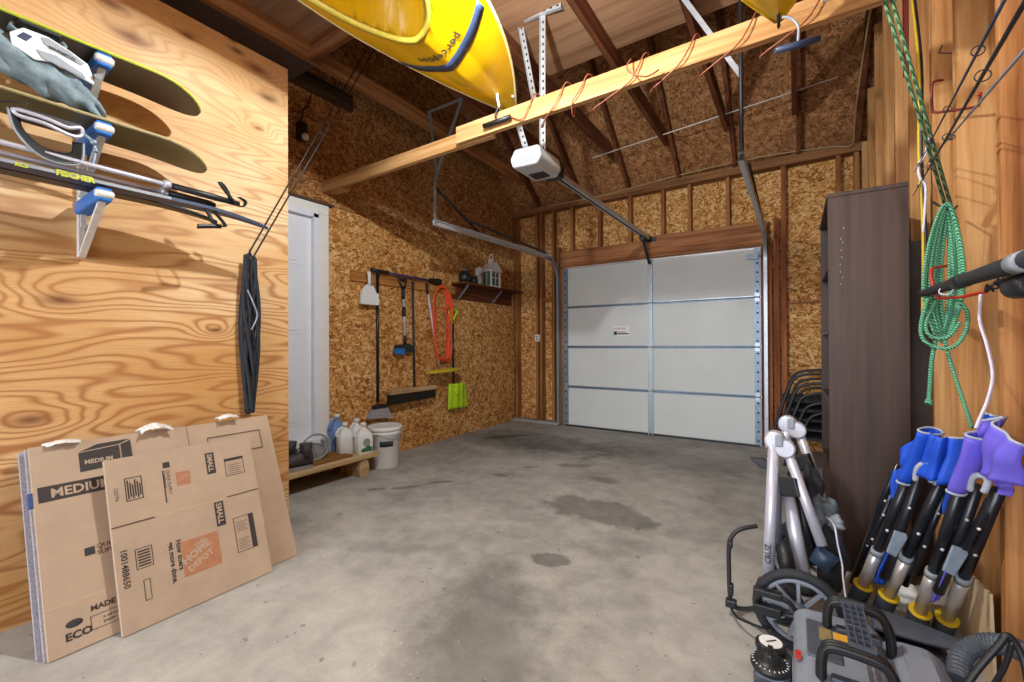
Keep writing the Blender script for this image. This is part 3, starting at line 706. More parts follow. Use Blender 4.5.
# small box in front
BL2, BR2, TL2 = (-2.150, .560, .004), (-2.158, 1.115, .004), (-2.372, .560, .645)
L2 = (V(TL2)-V(BL2)).length
W2 = .565
def ps_b(q, o, ux, uy):
    up = uy; dn = -ux   # lettering runs downwards: text direction = -uy, its up = ux
    rect(q, o, ux, uy, .355, .53, .392, .63); rect(q, o, ux, uy, .362, .285, .40, .395)
    frame(q, o, ux, uy, .055, .495, .112, .59, .003); frame(q, o, ux, uy, .062, .22, .118, .30, .0025)
    for i in range(6): rect(q, o, ux, uy, .062+i*.008, .503+.008*(i%2), .0665+i*.008, .58-.01*(i%3)) ; rect(q, o, ux, uy, .070, .229+i*.011, .110, .235+i*.011)
    frame(q, o, ux, uy, .078, .095, .10, .175, .002)
    frame(q, o, ux, uy, .432, .50, .517, .585, .0025); rect(q, o, ux, uy, .432, .572, .517, .585)
    frame(q, o, ux, uy, .43, .14, .52, .30, .0025); rect(q, o, ux, uy, .497, .14, .517, .30)
    for i in range(5): rect(q, o, ux, uy, .445, .51+i*.010, .505-.01*(i%2), .512+i*.010); rect(q, o, ux, uy, .44, .235+i*.010, .488-.01*(i%2), .237+i*.010); rect(q, o, ux, uy, .44, .155+i*.010, .488-.012*(i%2), .157+i*.010)
    q.text('1001488650', .030, o+ux*.018+uy*.315, -uy, ux, .0006, 'LEFT', .0006)
    q.text('How doers\nget more done.', .027, o+ux*.20+uy*.285, -uy, ux, .0006, 'LEFT', .0008)
    q.text('QUICK SUPPLY\nCOMPANY', .016, o+ux*.20+uy*.59, -uy, ux)
    rect(q, o, ux, uy, .19, .60, .215, .625); rect(q, o, ux, uy, .185, .45, .189, .59)
    q.text('123774', .018, o+ux*.02+uy*.56, -uy, ux)
def ps_o(q, o, ux, uy): rect(q, o, ux, uy, .215, .125, .36, .27); rect(q, o, ux, uy, .232, .51, .285, .57)
def ps_w(q, o, ux, uy):
    d = (ux*.89+uy*.45).normalized(); dp = (uy*.89-ux*.45).normalized()
    q.text('THE', .026, o+ux*.268+uy*.225, d, dp, .0012, 'LEFT', .001); q.text('HOME', .042, o+ux*.222+uy*.172, d, dp, .0012, 'LEFT', .0018); q.text('DEPOT', .034, o+ux*.238+uy*.137, d, dp, .0012, 'LEFT', .0012)
    q.text('SMALL', .029, o+ux*.363+uy*.624, -uy, ux, .0012, 'LEFT', .001); q.text('SMALL', .032, o+ux*.370+uy*.389, -uy, ux, .0012, 'LEFT', .001)
    q.text('HOME', .017, o+ux*.236+uy*.525, d, dp, .0012)
flat_box('smaller flattened box with orange square logo, in front of the large one', BL2, BR2, TL2, W2, L2, .022, ['cardboard'],
         [((0, .405), (.14, .405)), ((.42, .405), (W2, .405))], [('black_print', 'ink', ps_b), ('orange_print', 'orange_ink', ps_o), ('white_lettering', 'cardboard', ps_w)], fold=(.405,))
# torn paper scraps on top
def scrap(label, c, sx, sy, sz, seed):
    random.seed(seed); m = MB(); n = 12; c = V(c)
    nz_ = [[random.uniform(-1, 1) for _ in range(n+1)] for _ in range(n+1)]
    def fn(u, v):
        a, b = u*2-1, v*2-1
        return c+V((a*sx*(1+.15*nz_[int(v*n)][0]), b*sy*(1+.12*nz_[int(u*n)][1]), sz*(1-.6*abs(b)**1.5-.4*a*a)+nz_[int(u*n)][int(v*n)]*sz*.22))
    m.grid(fn, n, n); return tag(m.build('paper_scrap', 'bag_white', solid=.003), label, 'paper')
scrap('torn white paper strip above the word MEDIUM', (-2.50, .46, .718), .03, .05, .014, 1)
scrap('crumpled white paper at the middle slot of the large box', (-2.50, .765, .718), .04, .055, .032, 2)
scrap('small white paper piece near the right end of the large box', (-2.50, 1.07, .73), .03, .045, .02, 5)

# ------------------------------------------------------------------ step bench and its load
t = thing('low_bench', 'low weathered wooden step under the white house door', 'bench', (-3.25, 2.05, 0))
BX0, BX1, BZ = XL+.02, -3.03, .185
for k in range(2):
    x0 = BX0+k*(BX1-BX0)/2; m = MB(); m.bb((x0+.003, 1.30, BZ-.038), (x0+(BX1-BX0)/2-.003, 2.50, BZ)); m.build('top_plank', 'bench', t, bevel=.004)
for y in (2.36, 1.5):
    m = MB(); m.prism([(-.045, 0), (.045, 0), (.05, .06), (.04, .125), (.0, .1465), (-.04, .125), (-.05, .06)], (BX1-.02, y, 0), (0, 1, 0), (0, 0, 1), -.30); m.build('block_leg', 'bench', t, bevel=.006)
m = MB(); m.bb((BX0+.03, 2.30, 0), (BX0+.12, 2.34, BZ-.04)); m.build('inner_leg', 'stud_y', t)
m = MB(); m.bb((XL+.07, 1.93, BZ+.001), (-3.08, 2.27, BZ+.014)); tag(m.build('doormat', 'mat', bevel=.004), 'brown coir doormat lying on the low wooden step', 'doormat')

def jug(label, c, sx, sy, h, mt, rz=0, capm='white_pl', lab=None, liquid=None):
    t = thing('plastic_jug', label, 'jug', c); x, y, z = c; R = rotm('Z', rz)
    m = MB(); n = 20
    prof = [(.0, .94), (.02, 1.0), (.60, 1.0), (.72, .93), (.82, .66), (.90, .36), (.93, .27), (1.0, .27)]
    def ring(f, k): return [V((x, y, z+.001+f*h*.94)) + R@V((math.copysign(abs(math.cos(2*PI*j/n))**.45, math.cos(2*PI*j/n))*sx/2*k, math.copysign(abs(math.sin(2*PI*j/n))**.45, math.sin(2*PI*j/n))*sy/2*(k if f < .7 else k*.9+.1*.27), 0)) for j in range(n)]
    vs = []; 
    for f, k in prof: vs += ring(f, k)
    fs = [(i*n+j, i*n+(j+1) % n, (i+1)*n+(j+1) % n, (i+1)*n+j) for i in range(len(prof)-1) for j in range(n)]
    m.add(vs, fs, True); m.add(ring(0, .94), [list(range(n))[::-1]]); m.add(ring(1.0, .27), [list(range(n))]); m.build('bottle_body', mt, t)
    m = MB(); m.lathe([(.024, 0), (.024, .028), (.02, .031)], (x, y, z+h*.935), None, 16); m.build('cap', capm, t)
    m = MB(); m.tube(cat([V((x, y, z+h*.60))+R@V((sx*.0, -sy*.50, 0)), V((x, y, z+h*.72))+R@V((0, -sy*.56, 0)), V((x, y, z+h*.86))+R@V((0, -sy*.36, 0)), V((x, y, z+h*.91))+R@V((0, -sy*.10, 0))], 5), .011, 8); m.build('handle', mt, t)
    if lab:
        q = MB(); u_ = R@V((0, 1, 0)); q.prism([(-sy*.36, 0), (sy*.36, 0), (sy*.36, h*.46), (-sy*.36, h*.46)], V((x, y, z+h*.08))+R@V((sx/2+.0005, 0, 0)), u_, (0, 0, 1), .001); lb = q.build('label', 'white_trim', t)
        q = MB(); q.prism([(-sy*.34, 0), (sy*.34, 0), (sy*.34, h*.12), (sy*.1, h*.22), (-sy*.1, h*.14), (-sy*.34, h*.10)], V((x, y, z+h*.09))+R@V((sx/2+.002, 0, 0)), u_, (0, 0, 1), .001); q.build('label_green_patch', 'green_label', lb)
        q = MB(); q.lathe([(sy*.24, 0), (sy*.24, .0012)], V((x, y, z+h*.40))+R@V((sx/2+.0016, 0, 0)), rotm('Z', rz)@rotm('Y', PI/2), 16); q.build('label_emblem', 'grey_pl', lb)
    if liquid:
        q = MB(); q.prism([(-sx*.5, 0), (sx*.5, 0), (sx*.5, h*.4), (-sx*.5, h*.4)], V((x, y+sy*.5-.001, z+.01)), (1, 0, 0), (0, 0, 1), -.003); q.build('tint_band', liquid, t)
    return t
jug('white jug with a green and white label on the end of the step', (-3.10, 2.385, BZ), .11, .145, .245, 'white_pl', .35-.5, lab=True)
jug('plain white jug standing left of the green labelled jug', (-3.22, 2.29, BZ), .10, .13, .25, 'white_pl', -.2)
jug('second white jug behind the green labelled one', (-3.25, 2.43, BZ), .10, .11, .26, 'white_pl', -.1)
jug('pale blue translucent jug at the back beside the door casing', (-3.36, 2.31, BZ), .11, .13, .31, 'blue_liquid', 0)
# clear plastic bag / clamshell
m = MB(); random.seed(4)
rr = [[random.uniform(.85, 1.12) for _ in range(19)] for _ in range(13)]
def bagf(u, v):
    th = PI*.52*u; a = 2*PI*v; k = rr[int(u*12)][int(v*18) % 18]
    return V((-3.30+.09*math.sin(th)*math.cos(a)*k, 2.02+.13*math.sin(th)*math.sin(a)*k, BZ+.012+.115*math.cos(th)*k))
m.grid(bagf, 12, 18); tag(m.build('plastic_tub', 'clear', solid=.002), 'crumpled clear plastic tub on the step in front of the door', 'tub')
m = MB(); m.tube(cat([(-3.185+.10*math.cos(a)*.1, 2.00+.11*math.cos(a), BZ+.118+.10*math.sin(a)) for a in [i*2*PI/10 for i in range(10)]], 4, True), .008, 8, True, True); tag(m.build('plastic_lid_ring', 'grey_pl'), 'pale grey plastic ring standing against the clear tub', 'ring')
m = MB(); m.bb((XL+.065, 2.165, BZ+.001), (XL+.125, 2.235, BZ+.13)); tag(m.build('storage_box', 'grey_pl', bevel=.006), 'small grey plastic box beside the door sill', 'box')
# boot
def boot(label, c, rz):
    t = thing('hiking_boot', label, 'boot', c); x, y, z = c; R = rotm('Z', rz)
    def W(p): return V(c)+R@V(p)
    m = MB(); n = 16
    secs = [(-.125, .036, .0, .07), (-.10, .045, 0, .085), (-.04, .048, 0, .09), (.03, .042, 0, .10), (.08, .040, 0, .12), (.12, .036, 0, .13), (.145, .025, 0, .10)]
    def bf(u, v):
        f = u*(len(secs)-1); i = min(len(secs)-2, int(f)); k = f-i; s_ = [secs[i][q]*(1-k)+secs[i+1][q]*k for q in range(4)]
        a = 2*PI*v; return W((s_[1]*math.cos(a), s_[0], .02+s_[3]*.5+s_[3]*.5*math.sin(a)))
    m.grid(bf, 14, n); m.build('upper', 'boot', t)
    m = MB(); m.tube([W((0, .09, .08)), W((0, .095, .13)), W((0, .10, .185))], [.046, .043, .047], 14); m.build('shaft', 'boot', t)
    m = MB(); m.prism([(-.045+.005, -.13), (.04, -.13), (.052, -.05), (.045, .05), (.042, .14), (-.042, .14), (-.045, .05), (-.052, -.05)], W((0, 0, 0)), R@V((1, 0, 0)), R@V((0, 1, 0)), .022); m.build('sole', 'boot_sole', t, bevel=.004)
    m = MB()
    for i in range(5): m.tube([W((-.025, -.01+i*.022, .108+i*.006)), W((.025, .0+i*.022, .110+i*.006))], .003, 6)
    m.build('laces', 'black', t)
boot('dark leather boot lying at the left end of the step', (-3.12, 1.77, BZ), -.25)
boot('dark leather boot farther back, half hidden by the plywood edge', (-3.27, 1.74, BZ), -.1)

# bucket
bc = (-3.155, 2.665, 0)
t = thing('plastic_bucket', 'white lidded plastic bucket on the floor beside the wooden step', 'bucket', bc)
m = MB(); m.lathe([(.115, .0), (.118, .006), (.138, .30), (.145, .305), (.145, .325), (.140, .33), (.143, .35), (.12, .352)], bc, None, 32); m.build('pail', 'white_pl', t)
m = MB(); m.lathe([(.150, .338), (.153, .342), (.153, .366), (.147, .374), (.135, .366), (.01, .366)], bc, None, 32); m.build('lid', 'white_pl', t)
m = MB()
for i in range(9):
    a0 = -1.05+i*.1; a1 = a0+.1
    vs = [V(bc)+V(((.1288+(zz-.17)*.062)*math.cos(a)+.0025*math.cos(a), (.1288+(zz-.17)*.062)*math.sin(a)+.0025*math.sin(a), zz)) for a in (a0, a1) for zz in (.20, .25)]
    m.add(vs, [(0, 2, 3, 1)], True)
m.build('dark_label', 'label_black', t, solid=.001)
m = MB(); m.tube(cat([V(bc)+V((.146*math.cos(a), .146*math.sin(a), .315-.06*abs(math.sin(a+1.2)))) for a in [-2.2+i*.35 for i in range(10)]], 3), .003, 6); m.build('bail_handle', 'steel', t)

# ================================================================== LEFT WALL: TOOL RAIL, TOOLS, SHELF
HW = XL+.009
t = thing('tool_rail', 'long wooden board screwed to the wall with hooks for the tools', 'rail', (HW, 3.15, 1.70))
m = MB(); m.bb((HW, 2.50, 1.705), (HW+.02, 3.95, 1.80)); m.build('rail_board', 'rail', t, bevel=.002)
for y in (2.66, 2.78, 3.13, 3.24, 3.45, 3.66, 3.87):
    m = MB(); m.tube([(HW+.02, y, 1.765), (HW+.07, y, 1.76), (HW+.075, y, 1.785)], .004, 6); m.build('peg', 'dark_steel', t)
# dustpan
t = thing('dustpan', 'white dustpan hanging from the left end of the tool rail', 'dustpan', (HW+.03, 2.65, 1.49))
m = MB(); m.prism([(-.10, 0), (.10, 0), (.092, .10), (.06, .165), (.018, .19), (-.018, .19), (-.06, .165), (-.092, .10)], (HW+.075, 2.655, 1.49), (0, 1, 0), (0, 0, 1), .006)
m.bb((HW+.055, 2.555, 1.488), (HW+.085, 2.755, 1.497)); m.build('pan', 'white_pl', t, bevel=.003)
for s_ in (-1, 1):
    m = MB(); m.prism([(s_*.095, 0), (s_*.103, 0), (s_*.095, .11), (s_*.088, .11)], (HW+.07, 2.655, 1.492), (0, 1, 0), (0, 0, 1), .026); m.build('side_wall', 'white_pl', t)
m = MB(); m.tube([(HW+.08, 2.655, 1.67), (HW+.078, 2.655, 1.73), (HW+.075, 2.655, 1.80)], [.016, .013, .017], 12); m.build('handle', 'white_pl', t)
# broom hung head down
t = thing('broom', 'long black handled broom with grey angled bristles, hung head down', 'broom', (HW+.05, 2.78, .40))
m = MB(); m.tube([(HW+.05, 2.775, 1.80), (HW+.05, 2.775, .56)], .014, 10); m.build('handle', 'pole', t)
m = MB(); m.prism([(-.06, .13), (.06, .13), (.085, .085), (-.085, .085)], (HW+.03, 2.785, .40), (0, 1, 0), (0, 0, 1), .045); m.build('head', 'black', t, bevel=.004)
m = MB(); m.prism([(-.088, .09), (.088, .09), (.15, -.015), (-.13, .01)], (HW+.025, 2.785, .40), (0, 1, 0), (0, 0, 1), .055); m.build('bristles', 'bristle', t)
# snow brush
t = thing('snow_brush', 'short silver handled snow brush with blue head on the rail', 'brush', (HW+.05, 3.12, 1.0))
m = MB(); m.tube([(HW+.05, 3.105, 1.60), (HW+.05, 3.125, 1.13)], .012, 10); m.build('shaft', 'silver', t)
m = MB(); m.tube([(HW+.05, 3.10, 1.70), (HW+.05, 3.105, 1.58)], .017, 10); m.tube([(HW+.05, 3.11, 1.50), (HW+.05, 3.113, 1.40)], .019, 10); m.tube([(HW+.05, 3.122, 1.20), (HW+.05, 3.125, 1.10)], .018, 10); m.build('grip', 'black', t)
m = MB(); m.tube([(HW+.05, 3.04, 1.80), (HW+.05, 3.10, 1.775), (HW+.05, 3.15, 1.80), (HW+.05, 3.13, 1.72), (HW+.05, 3.10, 1.70), (HW+.05, 3.065, 1.73), (HW+.05, 3.04, 1.80)], .009, 8); m.build('loop_handle', 'black', t)
m = MB(); m.prism([(-.13, .08), (.05, .10), (.13, .07), (.12, .01), (-.13, .02)], (HW+.03, 3.12, 1.02), (0, 1, 0), (0, 0, 1), .04); hd = m.build('head', 'black', t, bevel=.006)
m = MB(); m.prism([(-.14, .03), (-.02, .03), (-.02, -.035), (-.14, -.02)], (HW+.028, 3.12, 1.04), (0, 1, 0), (0, 0, 1), .05); m.build('brush_tuft', 'blue', t, bevel=.004)
# push broom, bristles down
t = thing('push_broom', 'wide push broom with pale wooden block and dark bristles, hung low', 'broom', (HW+.06, 3.22, .5))
m = MB(); m.tube([(HW+.05, 3.235, 1.78), (HW+.055, 3.25, .66)], .013, 10); m.build('handle', 'boot', t)
m = MB(); m.box((HW+.075, 3.21, .635), (.075, .64, .045), rotm('X', .0)); m.build('block', 'bench', t, bevel=.008)
m = MB(); m.prism([(-.315, .0), (.315, 0), (.30, -.085), (-.33, -.10)], (HW+.045, 3.21, .613), (0, 1, 0), (0, 0, 1), .06); m.build('bristles', 'bristle_dark', t)
# purple long ice scraper on top of pegs
t = thing('ice_scraper', 'long purple and black scraper lying across the rail pegs', 'scraper', (HW+.06, 3.17, 1.80))
m = MB(); m.tube([(HW+.05, 2.76, 1.825), (HW+.05, 3.58, 1.815)], .013, 10); m.build('shaft', plain('dark_purple', '46325a', .5), t)
m = MB(); m.tube([(HW+.05, 2.70, 1.83), (HW+.05, 2.90, 1.825)], .018, 10); m.build('grip', 'black', t)
m = MB(); m.prism([(0, -.02), (.18, -.035), (.20, .02), (.15, .035), (0, .02)], (HW+.035, 3.48, 1.82), (0, 1, 0), (0, 0, 1), .035); m.build('brush_head', 'bristle_dark', t, bevel=.004)
# mop
t = thing('dust_mop', 'pale handled flat mop with yellow green oval head, hung tilted', 'mop', (HW+.06, 3.62, .8))
m = MB(); m.tube([(HW+.045, 3.44, 1.78), (HW+.05, 3.46, 1.66)], .014, 10); m.build('grip', 'black', t)
m = MB(); m.tube([(HW+.05, 3.46, 1.66), (HW+.055, 3.63, .85)], .013, 10); m.build('handle', 'pale_handle', t)
m = MB(); m.lathe([(.05, -.02), (.25, -.014), (.265, 0), (.25, .012), (.06, .024), (.02, .03)], (HW+.13, 3.65, .815), rotm('X', .04), 28, True, (.35, 1)); m.build('mop_head', 'yellow_mop', t)
# orange extension cord coil
t = thing('extension_cord', 'coiled bright orange extension cord hanging on the wall', 'cord', (HW+.04, 3.68, .9))
random.seed(11)
for k in range(6):
    w_ = .075+.012*k; ph = random.uniform(-.02, .02); top = 1.79-.012*(k % 3); bot = .93+random.uniform(-.03, .06)
    pts = [(HW+.03+.009*k, 3.67-w_+ph, 1.35), (HW+.035+.009*k, 3.66-w_*.9, 1.65), (HW+.045+.006*k, 3.68, top), (HW+.035+.009*k, 3.70+w_*.9, 1.62), (HW+.03+.009*k, 3.70+w_+ph, 1.28), (HW+.035+.008*k, 3.72+w_*.6, bot), (HW+.035+.008*k, 3.66, bot-.02+.04*(k % 2)), (HW+.035+.008*k, 3.62-w_*.3, bot+.05)]
    m = MB(); m.tube(cat(pts, 5, True), .0085, 6, True, True); m.build('coil_loop', 'orange', t)
m = MB(); m.tube(cat([(HW+.09, 3.59, 1.52), (HW+.105, 3.66, 1.50), (HW+.10, 3.75, 1.53), (HW+.06, 3.77, 1.53)], 5), .009, 6); m.build('wrap', 'orange', t)
# green shovel
t = thing('snow_shovel', 'lime green snow shovel with dark shaft hanging by the orange cord', 'shovel', (HW+.05, 3.9, .34))
m = MB(); m.tube([(HW+.05, 3.868, 1.40), (HW+.055, 3.875, .56)], .014, 10); m.build('shaft', 'pole', t)
m = MB(); m.tube(cat([(HW+.05, 3.80, 1.50), (HW+.05, 3.868, 1.52), (HW+.05, 3.94, 1.50), (HW+.05, 3.90, 1.43), (HW+.05, 3.868, 1.36), (HW+.05, 3.835, 1.43)], 5, True), .014, 8, True, True); m.build('grip', 'limegreen', t)
m = MB()
def shv(u, v):
    a = (v-.5)*2; z = .65-.30*u; hw = .15+.03*u
    return V((HW+.06+.05*(1-a*a)*(.4+.6*(1-u))-.0+.006*math.sin(v*PI*7), 3.93+.02*u+a*hw, z))
m.grid(shv, 10, 24); m.build('blade', 'limegreen', t, solid=.005)
m = MB(); m.tube([(HW+.07, 3.872, .60), (HW+.11, 3.885, .52)], [.024, .018], 10); m.build('socket', 'limegreen', t)
# thin cord by the broom handle
m = MB(); m.tube(cat([(HW+.01, 2.255+.15, 2.36), (HW+.01, 2.70, 2.34), (HW+.012, 2.705, 2.1), (HW+.02, 2.74, 1.8), (HW+.022, 2.715, 1.2), (HW+.02, 2.75, .60)], 6), .003, 6)
tag(m.build('thin_cord', 'cable_beige'), 'thin pale cord running down the wall beside the broom handle', 'cord')
# shelf
t = thing('wall_shelf', 'dark stained wall shelf with a deep front apron near the corner', 'shelf', (XL, 4.5, 1.66))
m = MB(); m.bb((XL+.001, 3.90, 1.825), (XL+.215, 5.20, 1.845)); m.build('board', 'shelf', t, bevel=.002)
m = MB(); m.bb((XL+.001, 3.91, 1.655), (XL+.022, 5.19, 1.824)); m.build('back_board', 'shelf', t)
for y in (4.02, 4.72):
    m = MB(); m.prism([(0, 0), (.16, .165), (.16, .145), (.02, -.0)], (XL+.023, y, 1.66), (1, 0, 0), (0, 0, 1), .018); m.build('bracket', 'steel_blue', t)
def sphere_jar(label, c, r):
    t = thing('glass_jar', label, 'jar', c)
    m = MB(); m.lathe([(r*.5, 0), (r*.85, .01), (r, r*.8), (r*.9, r*1.4), (r*.55, r*1.8), (r*.55, r*1.95)], c, None, 20); m.build('body', 'black', t)
    m = MB(); m.lathe([(r*.6, 0), (r*.6, .015), (r*.3, .02)], V(c)+V((0, 0, r*1.95)), None, 16); m.build('lid', 'steel', t)
sphere_jar('larger round black ornament on the wall shelf', (XL+.12, 4.02, 1.845), .075)
sphere_jar('smaller round black ornament next to the larger one', (XL+.12, 4.20, 1.845), .052)
c = V((XL+.12, 4.56, 1.846))
t = thing('lantern', 'white house shaped lantern standing on the wall shelf', 'lantern', c)
m = MB()
for sx in (-1, 1):
    for sy in (-1, 1): m.box(c+V((sx*.07, sy*.095, .10)), (.016, .016, .20))
m.box(c+V((0, 0, .008)), (.17, .22, .016)); m.box(c+V((0, 0, .205)), (.18, .23, .014)); m.build('frame', 'white_trim', t)
m = MB()
for sx in (-1, 1): m.box(c+V((sx*.071, 0, .10)), (.008, .008, .19)); m.box(c+V((sx*.071, 0, .12)), (.008, .18, .008)); m.box(c+V((0, sx*.096, .10)), (.008, .008, .19))
m.build('glazing_bar', 'white_trim', t)
m = MB(); m.prism([(-.125, 0), (.125, 0), (.0, .11)], c+V((-.10, 0, .213)), (0, 1, 0), (0, 0, 1), .20); m.build('roof', 'white_trim', t, bevel=.003)
m = MB(); m.box(c+V((0, 0, .345)), (.05, .05, .05)); m.tube(cat([c+V((0, .035*math.cos(a), .40+.035*math.sin(a))) for a in [i*PI/4 for i in range(8)]], 4, True), .005, 6, True, True); m.build('ring_handle', 'white_trim', t)
m = MB(); m.box(c+V((0, 0, .10)), (.11, .15, .16)); m.build('glass', plain('greenish_glass', '5c7468', .15), t)
# clay bird standing behind the lantern
m = MB(); b0 = V((XL+.06, 4.35, 1.846)); m.ball(b0+V((0, 0, .09)), (.05, .075, .09)); m.ball(b0+V((0, .04, .30-.09)), (.035, .045, .05)); m.ball(b0+V((0, 0, .17)), (.035, .04, .07)); m.prism([(0, -.012), (.04, 0), (0, .012)], b0+V((.0, .08, .21)), (0, 1, 0), (0, 0, 1), .012)
tag(m.build('bird_figurine', 'white_pl'), 'white bird figurine left of the lantern on the shelf', 'figurine')
# outlet at the corner
m = MB(); m.bb((-3.09, D-.002, 1.14), (-3.02, D+.03, 1.24)); o = tag(m.build('electrical_outlet', 'white_pl', bevel=.004), 'white electrical box on the stud by the left corner', 'outlet')
m = MB(); m.box((-3.055, D-.004, 1.21), (.03, .006, .026)); m.box((-3.055, D-.004, 1.17), (.03, .006, .026)); m.build('socket', 'grey_pl', o)
# outlet with cord high by the partition
c = V((HW+.01, 2.0, 2.92))
t = thing('pull_switch', 'dark box and cord high on the wall above the house door', 'switch', c)
m = MB(); m.bb((XL+.015, 1.985, 2.80), (XL+.07, 2.055, 2.95)); m.build('box', 'black', t, bevel=.004)
m = MB(); m.ball((XL+.075, 2.03, 2.83), .03); m.build('socket_cap', 'white_trim', t)
m = MB(); m.tube(cat([(XL+.04, 2.02, 2.95), (XL+.06, 2.02, 3.05), (XL+.03, 2.08, 3.12), (XL+.02, 2.12, 3.245)], 6), .006, 6); m.build('cable', 'black', t)
m = MB(); m.tube([(XL+.075, 2.03, 2.83), (XL+.03, 2.57, 2.42), (XL+.02, 2.71, 2.36)], .004, 6); m.build('pull_cord', 'cable_beige', t)

# ================================================================== OVERHEAD
t = thing('cross_beam', 'pale lapped timber beam spanning the garage under the joists', 'beam', (XL, 2.21, 2.44))
m = MB(); m.bb((XL+.015, 2.215, 2.435), (-1.6, 2.253, 2.53)); m.build('timber', 'beamx', t, bevel=.002)
m = MB(); m.bb((-1.87, 2.177, 2.44), (XR+.10, 2.214, 2.55)); m.build('timber', 'beamx', t, bevel=.002)
m = MB(); m.bb((XL+.015, 2.254, 2.44), (XL+.25, 2.34, 2.525)); m.build('end_block', 'stud', t)
# copper extension cord spiralled round the beam
pts = []
xs = [-1.30, -1.10, -.97, -.66, -.42, -.17, .08]
for i, x in enumerate(xs):
    pts += [(x-.05, 2.165, 2.445), (x, 2.160, 2.50), (x+.035, 2.175, 2.572), (x+.05, 2.22, 2.572), (x+.05, 2.268, 2.51), (x+.045, 2.262, 2.42), (x+.06, 2.21, 2.40)]
m = MB(); m.tube(cat([(-1.45, 2.165, 2.50)]+pts, 4), .0036, 6); tag(m.build('extension_cord', 'copper'), 'brown orange cord spiralling around the pale overhead beam', 'cord')
m = MB(); m.tube(cat([(-.69, 2.16, 2.56), (-.70, 2.12, 2.50), (-.66, 2.10, 2.44), (-.60, 2.12, 2.42), (-.55, 2.15, 2.45)], 5), .004, 6); tag(m.build('cord_loop', 'copper'), 'loose loop of brown cord drooping from the beam', 'cord')

def perf(p, q, wv, name, par, hv=(0, 0, 1), n=None, mt='steel_light'):
    """perforated angle iron from p to q; wv = direction of the visible flange"""
    p, q, wv, hv = V(p), V(q), V(wv).normalized(), V(hv).normalized(); L = (q-p).length; d = (q-p).normalized()
    m = MB(); W = .034
    m.prism([(0, 0), (L, 0), (L, W), (0, W)], p, d, wv, .0025); s2 = wv.cross(d); m.prism([(0, 0), (L, 0), (L, .022), (0, .022)], p, d, s2 if s2.length > .1 else hv, .0025)
    a = m.build(name, mt, par); h = MB(); nn = n or int(L/.05); nz = d.cross(wv).normalized()
    ws = (wv-d*wv.dot(d)).normalized()
    for i in range(nn):
        o = p+d*((i+.5)*L/nn)+ws*W*.5
        for sg in (1, -1): h.prism([(-.009, -.006), (.009, -.006), (.009, .006), (-.009, .006)], o+nz*(.0028 if sg > 0 else -.0008), d, ws, .0006)
    h.build('punched_holes', 'hole', a); return a
# opener
OX, OY0 = -1.46, 2.52
t = thing('garage_door_opener', 'grey ceiling mounted garage door opener with rail to the door header', 'door opener', (OX, OY0, 2.24))
m = MB(); m.prism([(-.10, 0), (.08, -.008), (.115, .04), (.10, .115), (-.08, .125), (-.12, .06)], (OX, OY0+.16, 2.275), (1, 0, 0), (0, 0, 1), .30); m.build('motor_housing', 'opener', t, bevel=.015)
m = MB()
for i in range(9): m.box((OX-.085+i*.018, OY0-.142, 2.305), (.006, .006, .03))
m.build('vent_slots', 'grey_pl', t)
m = MB(); m.box((OX+.0, OY0+.05, 2.27), (.12, .10, .014)); m.build('light_lens', 'dark_steel', t, bevel=.005)
m = MB(); m.box((OX+.03, OY0+.20, 2.335), (.13, .10, .11)); m.build('sprocket_cover', 'black', t, bevel=.02)
m = MB(); m.bb((OX-.026, OY0+.22, 2.335), (OX+.026, 5.14, 2.375)); rl = m.build('rail', 'steel_light', t, bevel=.003)
m = MB(); m.bb((OX-.008, OY0+.3, 2.329), (OX+.008, 5.12, 2.3345)); m.build('chain', 'dark_steel', rl)
m = MB(); m.box((OX, 5.19, 2.36), (.05, .12, .05)); m.box((OX, 5.245, 2.35), (.16, .02, .05)); m.build('header_bracket', 'dark_steel', t)
m = MB(); m.box((OX, 4.95, 2.315), (.05, .08, .05)); m.bar((OX, 4.97, 2.30), (OX, 5.22, 2.06), .03, .012); m.build('door_arm', 'dark_steel', t)
perf((OX-.10, OY0+.06, 2.40), (-1.715, 2.58, 2.885), (1, 0, 0), 'hanger', t, (0, 1, 0))
perf((-1.464, 2.6, 2.441), (-1.459, 2.6, 3.41), (1, 0, 0), 'hanger', t, (0, 1, 0))
perf((-1.52, 2.63, 2.692), (-1.658, 2.63, 3.413), (1, 0, 0), 'hanger', t, (0, 1, 0))
perf((-1.8, 2.58, 3.411), (-1.295, 2.58, 3.361), (0, 0, 1), 'cross_angle', t, (0, 1, 0))

